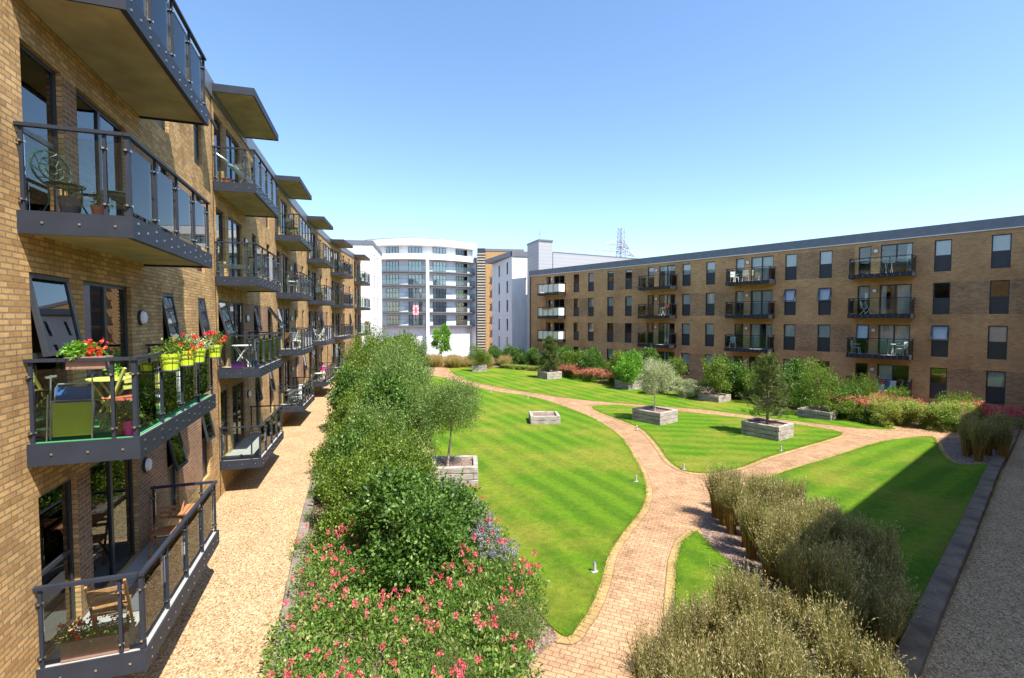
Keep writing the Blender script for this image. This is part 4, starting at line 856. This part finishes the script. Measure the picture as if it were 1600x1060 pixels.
# far reddish grasses + yellow strip
def grass(seed,n,h,r,lean=.25,wd=.006,mats=None,heads=.55,top=.35):
    rng=np.random.default_rng(seed); a=rng.uniform(0,6.28,n); q=r*.32*np.sqrt(rng.random(n)); B=np.stack([np.cos(a)*q,np.sin(a)*q,np.zeros(n)],1)
    a2=a+rng.normal(0,.9,n); le=np.abs(rng.normal(0,lean,n))+.04; hh=h*rng.uniform(.62,1.05,n); T=B+np.stack([np.cos(a2)*le*hh,np.sin(a2)*le*hh,hh*np.sqrt(np.clip(1-le**2,.3,1))],1)
    M=B+(T-B)*np.array([.38,.38,.58]); S=np.stack([-np.sin(a2+rng.normal(0,.8,n)),np.cos(a2+rng.normal(0,.8,n)),np.zeros(n)],1)*wd
    Q=np.empty((n*2,4,3)); Q[:n,0]=B-S;Q[:n,1]=B+S;Q[:n,2]=M+S;Q[:n,3]=M-S; Q[n:,0]=M-S;Q[n:,1]=M+S;Q[n:,2]=T+S*.3;Q[n:,3]=T-S*.3
    blades=quadmesh('blades',Q,rng.random(2*n),[mats[0],mats[1]],np.concatenate([np.ones(n),np.zeros(n)])*(np.concatenate([rng.random(n),np.zeros(n)])<.7))
    k=int(n*heads); per=20; i=rng.choice(n,k,replace=False); u=rng.uniform(1-top,1.02,(k,per,1)); P=(M[i][:,None]+(T[i]-M[i])[:,None]*((u-.58)/.42)).reshape(-1,3)
    D=np.repeat((T-M)[i],per,0); D/=np.linalg.norm(D,axis=1)[:,None]; P=P+rng.normal(0,.011,P.shape)
    plume=leafcloud('plumes',P,D,.055,.014,rng,mats[2],spread=.5); return blades,plume
GM=(G_BASE,G_STRAW,G_HEAD)
GR=[grass(80+k,330,(1.45,1.25,1.55,1.3)[k],.36,.075+.02*k,.006,GM,.75,.6) for k in range(4)]
def clump(g_,x,y,lab,grp,sc=1,z=0): 
    t=thing('ornamental_grass',lab,'ornamental grass',(x,y,z),random.uniform(0,6),grp); t.scale=(sc,sc,sc*random.uniform(.8,1.16)); ob('blades',g_[0],t); ob('plumes',g_[1],t); return t
def inpoly(x,y,P):
    c=False; n=len(P)
    for i in range(n):
        (x1,y1),(x2,y2)=P[i],P[i-1]
        if (y1>y)!=(y2>y) and x<(x2-x1)*(y-y1)/(y2-y1)+x1: c=not c
    return c
def scatter(P,d,seed,mx=400):
    g_=random.Random(seed); xs=[p[0] for p in P]; ys=[p[1] for p in P]; out=[]
    for _ in range(9000):
        x=g_.uniform(min(xs),max(xs)); y=g_.uniform(min(ys),max(ys))
        if inpoly(x,y,P) and all((x-a)**2+(y-b)**2>d*d for a,b in out): out.append((x,y))
        if len(out)>=mx: break
    return out
random.seed(5)
for x,y in scatter([(9.9,10.9),(10.8,11.1),(11.3,10.2),(11.3,9),(11.0,8),(10.6,7.0),(9.5,5.8),(8.6,5.2),(7.7,5.4),(7.6,6.3),(8.4,7.6),(9.1,8.8),(9.5,9.8)],.44,2): clump(GR[random.randrange(4)],x,y,'feathery ornamental grass clump standing between mulch and the right lawn','grass clumps between the mulch and the right lawn',random.uniform(.85,1.08))
for x,y in scatter([(3.1,4.2),(3.9,5.5),(5.4,6.5),(6.6,6.75),(7.3,5.7),(7.0,4.0),(5,3)],.43,3): clump(GR[random.randrange(4)],x,y,'sunlit feathery ornamental grass clump in the foreground bed','foreground grass clumps beside the paved path',random.uniform(.7,1.0))
for x,y in [(24.0,11.9),(24.9,12.6),(25.8,13.2),(25.0,11.6),(26.0,12.2),(26.9,12.9),(25.4,12.3),(24.4,12.5),(26.6,13.6)]: clump(GR[random.randrange(4)],x,y,'ornamental grass clump in shade at the path end','shaded grass clumps at the right path end',1.1)
RG=grass(90,420,1.35,1.3,.3,.012,(leafmat('meadow_blade',(.16,.2,.05),(.26,.3,.09),(.36,.33,.13)),G_STRAW,leafmat('rusty_plume',(.55,.30,.16),(.70,.44,.25),(.75,.56,.34))),.5)
for k in range(34):
    a=-10.6+random.uniform(0,10.5); Z=random.uniform(56.5,60.5)-(.25*(a+10.6)); c=cw(a,Z); clump(RG,c.x,c.y,'rusty meadow grass clump beyond the far path','rusty grasses before the curved building',1.0)
for k in range(10): c=cw(-.9+k*.62,55.3-k*.5); shrub('yl',c.x,c.y,.55,.55,'low yellow edging plant below the dark shrubs','low yellow plants at the top of the far lawn',name='edging_plant',cat='plant')
gm=np.random.default_rng(2)
# juniper like dark green mounds in the front bed
JU=shrub_meshes(95,rlobes(95,1,1.9,9,.1,(.3,.5)),500,26,.12,.09,.012,L_PINE,.4); SH['ju']=JU
for x,y,r,h,lb in ((2.75,7.9,.55,.75,'soft dark green mound at the tip of the front bed'),(1.6,6.9,.4,.8,'feathery dark green mound among the valerian near the bottom edge'),(3.05,9.3,.35,.7,'small dark conifer mound beside the large lawn')): shrub('ju',x,y,r,h,lb,None,name='dwarf_conifer',cat='shrub')
# ================================================================ LAWN BOLLARD LIGHTS
def bollard():
    t=thing('bollard_light','short steel spotlight','light',(0,0,0)); MB().tube([(0,0,0),(0,0,.2)],.036,10).box(-.07,.07,-.05,.05,0,.012,0).build('post',[ALU0,WPLAS],t); MB().tube([(0,0,.2),(0,0,.23)],[.042,.025],10).build('lamp_head',CHROME,t); return t
ALU0=plain('brushed_steel',(.42,.42,.43),.5,.08,5)
bl=bollard()
for i,(x,y,lb) in enumerate([(5.2,9.35,'short steel spotlight at the large lawn edge nearest the camera'),(9.5,14.2,'short steel spotlight at the narrow of the big lawn beside the fork'),(11.95,14.75,'short steel spotlight at the point of the island lawn'),(14.0,20.9,'short steel spotlight on the left edge of the island lawn'),(17.6,15.5,'short steel spotlight on the lower edge of the island lawn'),(12.3,32.0,'small far spotlight on the edge of the large lawn at the bend'),(10.6,35.6,'farthest spotlight on the edge of the large lawn'),(11.2,11.8,'spotlight beside the ornamental grasses')]):
    o_=bl if i==0 else copy_tree(bl); o_.location=(x,y,.045); o_['label']=lb; o_['group']='spotlights along the paved path'
# ================================================================ BALCONY FURNISHINGS
GREENM=plain('green_metal',(.008,.045,.028),.4,.1,5); LIME=plain('lime_plastic',(.52,.68,.03),.4,.05,4); PINKM=plain('pink_plastic',(.75,.03,.28),.4,.05,4)
YELW=plain('yellow_slat',(.68,.66,.16),.6,.08,5); REDW=plain('red_slat',(.55,.14,.09),.6,.08,5); LIMEC=plain('lime_canvas',(.50,.56,.05),.85,.06,30); BLUEC=plain('blue_canvas',(.02,.12,.35),.85,.06,30)
TERRA=plain('terracotta',(.40,.16,.09),.8,.15,8); TROUGH=plain('brown_trough',(.28,.17,.13),.7,.1,6); ALU=plain('aluminium',(.6,.6,.62),.35,.05,5,metal=.8); PURP=plain('purple_box',(.25,.07,.40),.5,.05,4); SKIN=plain('skin',(.55,.33,.24),.6,.05,5); GREYM=plain('grey_fabric',(.10,.10,.11),.9,.1,10); BLUEP=plain('blue_plastic',(.04,.2,.5),.5,.05,5)
def bp(i,k,s,o,dz=0,bay='L'):
    if bay=='L': fr=lframe(i); p=Vector(xf(fr,s,o,LV[k]+FH+dz+.004))+Vector((BO.x,BO.y,0)); return p,fr[1]
    p=Vector(xf(FR,cents[i]-1.7+s,o,BOT[k]+FHR+dz+.0))+Vector(((RA+RN*5).x,(RA+RN*5).y,0)); return p,rzR
def slat_chair(loc,rz,mat,lab,mat2=None,folded=False,grp=None):
    t=thing('folding_chair',lab,'chair',loc,rz,grp); m2=mat2 or mat
    m=MB()
    for k in range(6): m.box(-.2+k*.07,-.2+k*.07+.052,-.2,.2,.43,.45)
    m.build('seat',m2,t); m=MB()
    for k in range(3): m.bar((-.215-.02*k,-.2,.62+k*.09),(-.215-.02*k,.2,.62+k*.09),.02,.055)
    m.build('backrest',mat,t)
    for y in (-.21,.21):
        MB().bar((.2,y,0),(-.26,y,.9),.03,.035).build('leg',mat,t); MB().bar((-.24,y*.88,0),(.2,y*.88,.44),.03,.035).build('leg',mat,t)
    return t
def folding_table(loc,rz,mat,lab,r=.3,h=.72,round_=True):
    t=thing('garden_table',lab,'table',loc,rz); m=MB()
    if round_: m.lathe([(0,h-.02),(r,h-.02),(r,h),(0,h)],20)
    else:
        for k in range(5): m.box(-r+k*2*r/5,-r+(k+.88)*2*r/5,-r,r,h-.025,h)
    m.build('tabletop',mat,t)
    for y in (-.16,.16): MB().bar((-r*.8,y,0),(r*.7,y,h-.02),.022,.022).bar((r*.8,y*.8,0),(-r*.7,y*.8,h-.02),.022,.022).build('leg',mat,t)
    return t
def deck_chair(loc,rz,mat,lab,tilt=.12):
    t=thing('deck_chair',lab,'chair',loc,rz); m=MB()
    n=8; 
    for k in range(n): 
        z0_,z1_=.05+k*.55/n,.05+(k+1)*.55/n; x=lambda z:-tilt*z+.03*math.sin(z*3.3); m.poly([(x(z0_),-.26,z0_),(x(z0_),.26,z0_),(x(z1_),.26,z1_),(x(z1_),-.26,z1_)]); m.poly([(x(z0_)-.012,-.26,z0_),(x(z0_)-.012,.26,z0_),(x(z1_)-.012,.26,z1_),(x(z1_)-.012,-.26,z1_)][::-1])
    m.build('canvas',mat,t); MB().tube([(.02,-.28,0),(-.02,-.28,.3),(-.08,-.28,.58),(-.09,-.24,.63),(-.09,.24,.63),(-.08,.28,.58),(-.02,.28,.3),(.02,.28,0)],.013,6).tube([(.08,-.3,0),(.0,-.3,.75)],.012,6).tube([(.08,.3,0),(.0,.3,.75)],.012,6).build('frame',ALU,t); return t
def iron_chair(loc,rz,lab):
    t=thing('patio_chair',lab,'chair',loc,rz,'green cast iron chairs'); m=MB(); c=Vector((-.22,0,.66)); 
    for rad in (.24,.15,.07): m.tube([c+Vector((-.06*math.sin(a)*rad*2,math.cos(a)*rad,math.sin(a)*rad)) for a in [2*math.pi*k/18 for k in range(19)]],.012 if rad<.24 else .016,5)
    for k in range(10): a=2*math.pi*k/10; a2=a+.35; m.tube([c+Vector((0,math.cos(a)*.07,math.sin(a)*.07)),c+Vector((0,math.cos(a2)*.16,math.sin(a2)*.16)),c+Vector((0,math.cos(a)*.235,math.sin(a)*.235))],.008,4)
    m.build('backrest',GREENM,t); m=MB(); m.lathe([(0,.42),(.1,.42),(.11,.43),(.0,.43)],16)
    for rad in (.13,.17,.21): m.tube([Vector((math.cos(a)*rad,math.sin(a)*rad,.425)) for a in [2*math.pi*k/18 for k in range(19)]],.01,4)
    for k in range(12): a=2*math.pi*k/12; m.tube([(math.cos(a)*.1,math.sin(a)*.1,.425),(math.cos(a)*.21,math.sin(a)*.21,.425)],.007,4)
    m.build('seat',GREENM,t)
    for a in (.8,2.3,4,5.5): MB().tube([(math.cos(a)*.17,math.sin(a)*.17,.42),(math.cos(a)*.16,math.sin(a)*.16,.2),(math.cos(a)*.25,math.sin(a)*.25,0)],.012,5).build('leg',GREENM,t)
    return t
def pot(loc,rz,r,h,mat,leaf,lab,ph=.3,pr=.2,n=260,flower=None,seed=0,lln=.05,square=False,wl=0,name='plant_pot'):
    t=thing(name,lab,'potted plant',loc,rz); m=MB()
    if wl: 
        m.box(-r,r,-wl/2,wl/2,0,h); m.box(-r-.012,r+.012,-wl/2-.012,wl/2+.012,h-.03,h+.002)
    else: m.lathe([(0,0),(r*.72,0),(r,h),(r*.9,h),(r*.85,h-.03),(0,h-.03)],18)
    m.build('pot',mat,t,smooth=False)
    if leaf:
        rng=np.random.default_rng(seed+100); P,D=lobepts(rng,[(0,(rng.uniform(-.4,.4) if wl else 0)*wl,h+ph*.4,pr,ph*.5/pr)]+[(rng.uniform(-.5,.5)*pr,rng.uniform(-.5,.5)*(wl or pr),h+ph*rng.uniform(.15,.6),pr*.55) for _ in range(6)],n//9,9,.03,.2)
        ob('foliage',leafcloud('foliage',P,D,lln,lln*.55,rng,leaf),t)
        if flower:
            P,D=lobepts(rng,[(0,(rng.uniform(-.4,.4))*(wl or 0),h+ph*.55,pr*1.05,.8) for _ in range(5)],16,14,.018,.7); ob('blossom',leafcloud('blossom',P,D,.035,.03,rng,flower),t)['kind']='stuff'
    return t
def lounge(loc,rz,mat,lab,grp=None):
    t=thing('garden_chair',lab,'chair',loc,rz,grp); MB().box(-.22,.22,-.22,.22,.40,.43).build('seat',mat,t); m=MB()
    for k in range(5): m.box(-.26,-.235,-.2+k*.085,-.2+k*.085+.05,.45,.85)
    m.box(-.265,-.23,-.23,.23,.83,.88); m.build('backrest',mat,t)
    for x in (-.2,.2):
        for y in (-.2,.2): MB().bar((x*1.1,y*1.1,0),(x,y,.41),.035,.035).build('leg',mat,t)
    m=MB(); [m.box(-.24,.2,y-.02,y+.02,.62,.645) for y in (-.23,.23)]; m.build('armrest',mat,t); return t
def B(i,k,s,o,rz=0,dz=0,bay='L'): p,r=bp(i,k,s,o,dz,bay); return (tuple(p),r+rz)
# bay 1, third floor
iron_chair(*B(0,2,.75,.78,R(200)),'green cast iron chair with round lattice back near the balcony corner'); iron_chair(*B(0,2,.45,.3,R(-30)),'green cast iron chair half hidden behind the near glass')
folding_table(*B(0,2,1.45,.7),GREENM,'low dark green metal table on the upper balcony',.26,.5)
pot(*B(0,2,.28,.42),.13,.24,GREYM,L_MID,'grey tub on the upper left balcony floor',.1,.1,80)
pot(*B(0,2,.3,.72),.09,.16,TERRA,L_MID,'terracotta pot beside the grey tub',.16,.09,120)
# bay 1, second floor
deck_chair(*B(0,1,.16,.40,R(-90)),LIMEC,'folded lime green deck chair leaning inside the glass').scale=(.8,.8,.8); deck_chair(*B(0,1,.34,.34,R(-90)),BLUEC,'folded blue deck chair behind the lime one').scale=(.8,.75,1.12)
pot(*B(0,1,.14,.62,R(90),.93),.10,.16,TROUGH,L_BR,'brown window box of red flowers on the near handrail',.2,.12,420,FL_RED,1,.06,wl=.42,name='window_box')
folding_table(*B(0,1,.9,.55),YELW,'small yellow bistro table behind the deck chairs',.28,.72)
slat_chair(*B(0,1,.75,.78,R(150)),YELW,'yellow folding chair with red slats beside the bistro table',REDW); slat_chair(*B(0,1,1.95,.72,R(200)),YELW,'yellow folding chair on green matting near the front glass')
pot(*B(0,1,.2,1.02),.085,.2,PINKM,L_MID,'pink pot with leafy plant at the balcony corner',.25,.13,300,seed=3); pot(*B(0,1,.26,.86),.08,.14,TERRA,L_OL,'small pot with trailing grey green plant',.22,.16,260,seed=4)
pot(*B(0,1,.9,.6,0,.724),.05,.08,LIME,L_BR,'tiny green pot on the bistro table',.08,.05,60,seed=5)
folding_table(*B(0,1,2.75,.5),WPLAS,'white plastic table at the far end of the matting',.36,.6); lounge(*B(0,1,3.3,.6,R(-90)),WPLAS,'white plastic chair beside the white table')
for j,(s_,fl_,lf,lb) in enumerate(((1.05,None,L_MID,'nearest lime green pot hooked on the handrail'),(1.85,FL_RED,L_MID,'lime pot with orange red flowers on the handrail'),(2.5,None,L_SILV,'lime pot of trailing variegated foliage on the handrail'),(3.7,FL_RED,L_MID,'farthest lime pot bursting with red geraniums'))):
    t=pot(*B(0,1,s_,1.26,0,.80),.15,.25,LIME,lf,lb,.22,.2,420,fl_,10+j,.05); m=MB()
    for z,r_ in ((.0,.115),(.13,.14),(.2,.152)): m.tube([(math.cos(a)*r_,math.sin(a)*r_,z) for a in [2*math.pi*q/16 for q in range(17)]],.005,4)
    for q in range(6): a=q*math.pi/3; m.tube([(math.cos(a)*.115,math.sin(a)*.115,0),(math.cos(a)*.155,math.sin(a)*.155,.2)],.004,4)
    m.lathe([(0,-.02),(.13,-.02),(.13,0),(0,0)],14); m.bar((-.12,0,.05),(-.12,0,.29),.02,.006); m.bar((-.12,0,.29),(-.2,0,.29),.02,.006); m.build('wire_holder',STEELB,t)
# bay 1, ground floor
slat_chair(*B(0,0,.5,.62,R(100)),TEAK,'wooden slatted folding chair behind the near glass of the lowest balcony'); slat_chair(*B(0,0,3.15,.5,R(-95)),TEAK,'wooden folding chair at the far end of the lowest balcony')
folding_table(*B(0,0,3.45,.85),TEAK,'square wooden folding table at the far end',.28,.72,False)
pot(*B(0,0,.18,.6,R(90)),.11,.26,TROUGH,L_DK,'trough of dark leaves and red flowers inside the near glass',.2,.14,460,FL_RED,20,.05,wl=.75,name='window_box')
t=thing('doormat','grey mat lying along the balcony floor','mat',B(0,0,2.0,.62)[0],B(0,0,0,0)[1]); MB().box(-.28,.28,-.9,.9,.001,.012).build('mat',GREYM,t)
def shoe(loc,rz,lab):
    t=thing('sandal',lab,'shoe',loc,rz,'dark sandals'); MB().box(-.045,.045,-.12,.12,0,.02).build('sole',STEELB,t); MB().tube([(-.045,.03,.02),(0,.04,.06),(.045,.03,.02)],.012,5).build('strap',GREYM,t)
shoe(*B(0,0,1.7,.62,.4,.013),'left dark sandal lying on the mat'); shoe(*B(0,0,1.72,.78,.9,.013),'right dark sandal lying askew on the mat')
shoe(*B(1,0,.45,.5,.4),'single dark sandal on the empty lowest balcony')
# bay 2
ps=thing('parasol','folded white parasol leaning diagonally on the top balcony','parasol',*B(1,3,.25,.15)); MB().tube([(0,0,.85),(.25,.05,.6),(.85,.1,.12),(.95,.1,.06)],[.03,.07,.09,.03],10).build('canopy',WPLAS,ps); MB().tube([(-.1,0,.92),(0,0,.85)],.015,6).build('pole',ALU,ps)
ar=thing('drying_rack','white wire drying rack behind the parasol','drying rack',*B(1,3,1.2,.7)); m=MB()
for k in range(5): m.tube([(-.3,-.3+k*.12,.8),(.3,-.3+k*.12,.95)],.006,4)
for x,z in ((-.3,.8),(.3,.95)): m.tube([(x,-.3,z),(x,.18,z)],.008,4)
for y in (-.3,.18): m.tube([(-.3,y,0),(.3,y,.95)],.01,4); m.tube([(.3,y,0),(-.3,y,.8)],.01,4)
m.build('frame',ALU,ar)
pot(*B(1,3,.2,.35),.17,.12,TERRA,None,'red shallow bowl on the top balcony floor')
t=thing('storage_box','purple storage box on the balcony floor below the table','box',*B(1,1,.25,.55)); MB().box(-.2,.2,-.14,.14,0,.2).build('box',PURP,t); MB().box(-.21,.21,-.15,.15,.2,.225).build('lid',PURP,t)
t=thing('shelf','open pale wooden shelf stood against the near glass','shelf',*B(1,1,.22,.85)); m=MB(); m.box(-.16,-.14,-.12,.12,0,.5); m.box(.14,.16,-.12,.12,0,.5); m.build('side_panel',PALEW,t); m=MB(); m.box(-.139,.139,-.12,.12,.0,.02); m.box(-.16,.16,-.12,.12,.5,.52); m.build('shelf_board',PALEW,t)
folding_table(*B(1,1,.8,.5),WPLAS,'white table on the furnished second floor balcony',.3,.72); lounge(*B(1,1,1.6,.6,R(-90)),GREYM,'grey chair behind the white table')
t=thing('bag','crumpled blue and white shopping bag on the balcony floor','bag',*B(1,1,.25,1.0,.3)); rngb=random.Random(4); m=MB(); m.lathe([(0,0),(.1,.0),(.13,.1),(.11,.2),(.06,.24)],9,sx=.8); m.v=[(x+rngb.uniform(-.012,.012),y+rngb.uniform(-.012,.012),z) for x,y,z in m.v]; m.build('sack',BLUEP,t)
t=thing('sun_lounger','long white padded bench along the third floor balcony','bench',*B(1,2,.3,.45)); MB().box(-.4,.4,-.2,.2,.28,.38).build('seat',CURT,t); [MB().box(x-.02,x+.02,-.18,.18,0,.28).build('leg',ALU,t) for x in (-.35,.35)]
# further bays
lounge(*B(2,1,.5,.6,R(60)),TEAK,'brown wooden armchair on the third bay second floor'); lounge(*B(2,1,1.5,.6,R(-60)),WPLAS,'white armchair facing the brown one')
folding_table(*B(2,0,1.0,.6),GREYM,'dark round table on the third bay lowest balcony',.45,.72); lounge(*B(2,0,.4,.7,R(70)),WPLAS,'white chair at the near side of the dark round table'); lounge(*B(2,0,1.8,.8,R(-100)),WPLAS,'white chair beyond the dark round table'); pot(*B(2,0,3.4,.9),.16,.3,TERRA,L_BR,'leafy green pot plant at the far corner of the third bay',.5,.28,500,seed=30,lln=.08)
lounge(*B(2,3,.5,.7,R(80)),GREYM,'dark chair on the third bay top balcony'); pot(*B(2,3,1.1,.7),.14,.24,TERRA,L_YEL,'yellow leaved pot plant on the third bay top balcony',.3,.2,300,seed=31)
lounge(*B(2,2,.5,.7,R(20)),WPLAS,'white chair on the third bay third floor'); lounge(*B(2,2,1.8,.7,R(200)),GREYM,'dark chair on the third bay third floor')
slat_chair(*B(3,1,.5,.6,R(60)),WPLAS,'white folding chair on the fourth bay second floor'); slat_chair(*B(3,1,1.4,.6,R(200)),WPLAS,'second white folding chair of the fourth bay, farther along')
folding_table(*B(3,0,.7,.6),WPLAS,'white table on the fourth bay lowest balcony',.35,.6)
for i,k,s_,lb in ((3,2,.6,'grey chair on the fourth bay third floor'),(4,3,.6,'grey chair on the fifth bay top balcony'),(4,0,.7,'grey chair on the fifth bay lowest balcony'),(5,3,.6,'grey chair on the last bay top balcony')): lounge(*B(i,k,s_,.7,R(30*i)),GREYM,lb)
pot(*B(5,1,.4,1.26,0,.8),.2,.2,TROUGH,L_MID,'hanging trough of red flowers on the last bay',.3,.35,500,FL_RED,33,.1,wl=1.2,name='window_box')
# seated person, fourth bay lowest balcony
def person(loc,rz,lab):
    t=thing('person',lab,'person',loc,rz); me=bpy.data.meshes.new('body')
    V=[((0,0,.50),.13),((0,0,.72),.12),((.02,0,.95),.135),((.03,0,1.05),.06),((.05,0,1.13),.085),((.05,0,1.22),.085),
       ((.12,.09,.50),.085),((.42,.1,.50),.06),((.44,.1,.10),.045),((.54,.1,.05),.035),((.12,-.09,.50),.085),((.42,-.1,.50),.06),((.44,-.1,.10),.045),((.54,-.1,.05),.035),
       ((.02,.18,.98),.055),((.06,.25,.75),.042),((.26,.18,.62),.032),((.33,.15,.60),.026),((.02,-.18,.98),.055),((.06,-.25,.75),.042),((.26,-.18,.62),.032),((.33,-.15,.60),.026)]
    Ed=[(0,1),(1,2),(2,3),(3,4),(4,5),(0,6),(6,7),(7,8),(8,9),(0,10),(10,11),(11,12),(12,13),(2,14),(14,15),(15,16),(16,17),(2,18),(18,19),(19,20),(20,21)]
    me.from_pydata([v for v,_ in V],Ed,[]); me.skin_vertices.new() if hasattr(me.skin_vertices,'new') else None
    o=ob('body',me,t); me.materials.append(SKIN)
    sm=o.modifiers.new('skin','SKIN')
    if len(me.skin_vertices)==0:
        bpy.context.view_layer.update()
    for k,(v,r) in enumerate(V):
        try: me.skin_vertices[0].data[k].radius=(r,r)
        except Exception: pass
    try: me.skin_vertices[0].data[0].use_root=True
    except Exception: pass
    o.modifiers.new('sub','SUBSURF').levels=2
    MB().lathe([(.10,.62),(.155,.7),(.15,.85),(.175,.98),(.10,1.06)],14,(.01,0,0),sx=.85,sy=1.15).build('shirt',PINKM,t,smooth=True)
    MB().lathe([(.095,1.16),(.1,1.22),(.07,1.29),(0,1.31)],12,(.03,0,0)).build('hair',GREYM,t,smooth=True); return t
lounge(*B(3,0,1.75,.65,R(-70)),GREYM,'dark chair under the seated person'); person(*B(3,0,1.75,.65,R(-70),-.02),'seated person in a pink top on the lowest balcony of the fourth bay')
# right building balconies
def rb(j,k,items):
    for s_,o_,rz,fn,mat,lb in items: fn(*B(j,k,s_,o_,R(rz),0,'R'),mat,lb)
rb(1,3,[(.5,.7,60,lounge,WPLAS,'cream chair at the left of the second column top balcony'),(1.4,.7,200,lounge,WPLAS,'cream chair in the middle of the second column top balcony'),(2.2,.7,100,lounge,PALEW,'pale wooden chair near the right of the same balcony')])
rb(0,3,[(2.1,.6,0,folding_table,ALU,'thin metal table on the first column top balcony'),(2.9,.6,-90,lounge,GREYM,'dark chair right of the metal table')])
rb(0,2,[(.9,.6,60,slat_chair,ALU,'metal folding chair, first column second balcony from top')])
rb(0,1,[(2.3,.6,0,folding_table,WPLAS,'white table on the first column third balcony'),(2.9,.6,-110,lounge,WPLAS,'white chair right of the white table'),(.4,.6,90,lounge,WPLAS,'white chair at the left end of that balcony')])
rb(2,1,[(2.9,.6,-90,lounge,WPLAS,'white chair on the third column lowest visible balcony')]); rb(2,2,[(2.2,.6,0,folding_table,WPLAS,'white table beside the red ball like cushion')]); rb(1,1,[(.4,.6,20,lounge,WPLAS,'low white chair on the second column third balcony')])
pot(*B(3,2,1.5,1.15,R(0),.8,'R'),.1,.18,TROUGH,L_DK,'red geranium box on the far left column balcony',.25,.2,300,FL_RED,40,.08,wl=1.4,name='window_box')
pot(*B(2,2,3.0,.9,0,.5,'R'),.16,.2,FLAG,L_RED,'round red hanging pot at the end of the third column balcony',.2,.2,160,FL_RED,41,.08)
t=thing('laundry_airer','airer hung with red, white and blue laundry on the ground balcony','laundry',*B(0,0,2.2,.75,0,0,'R')); MB().tube([(0,-.5,.9),(0,.5,.9)],.012,5).tube([(-.25,-.5,0),(.25,-.5,1)],.012,5).tube([(-.25,.5,0),(.25,.5,1)],.012,5).build('frame',ALU,t)
for y0_,y1_,mt,zb in ((-.5,-.1,WPLAS,.1),(-.1,.2,BLUEP,.45),(.2,.5,WPLAS,.0),(-.45,.0,FLAG,.72)):
    MB().box(.02 if mt!=FLAG else .05,.035 if mt!=FLAG else .065,y0_,y1_,zb,.98).build('towel',mt,t)
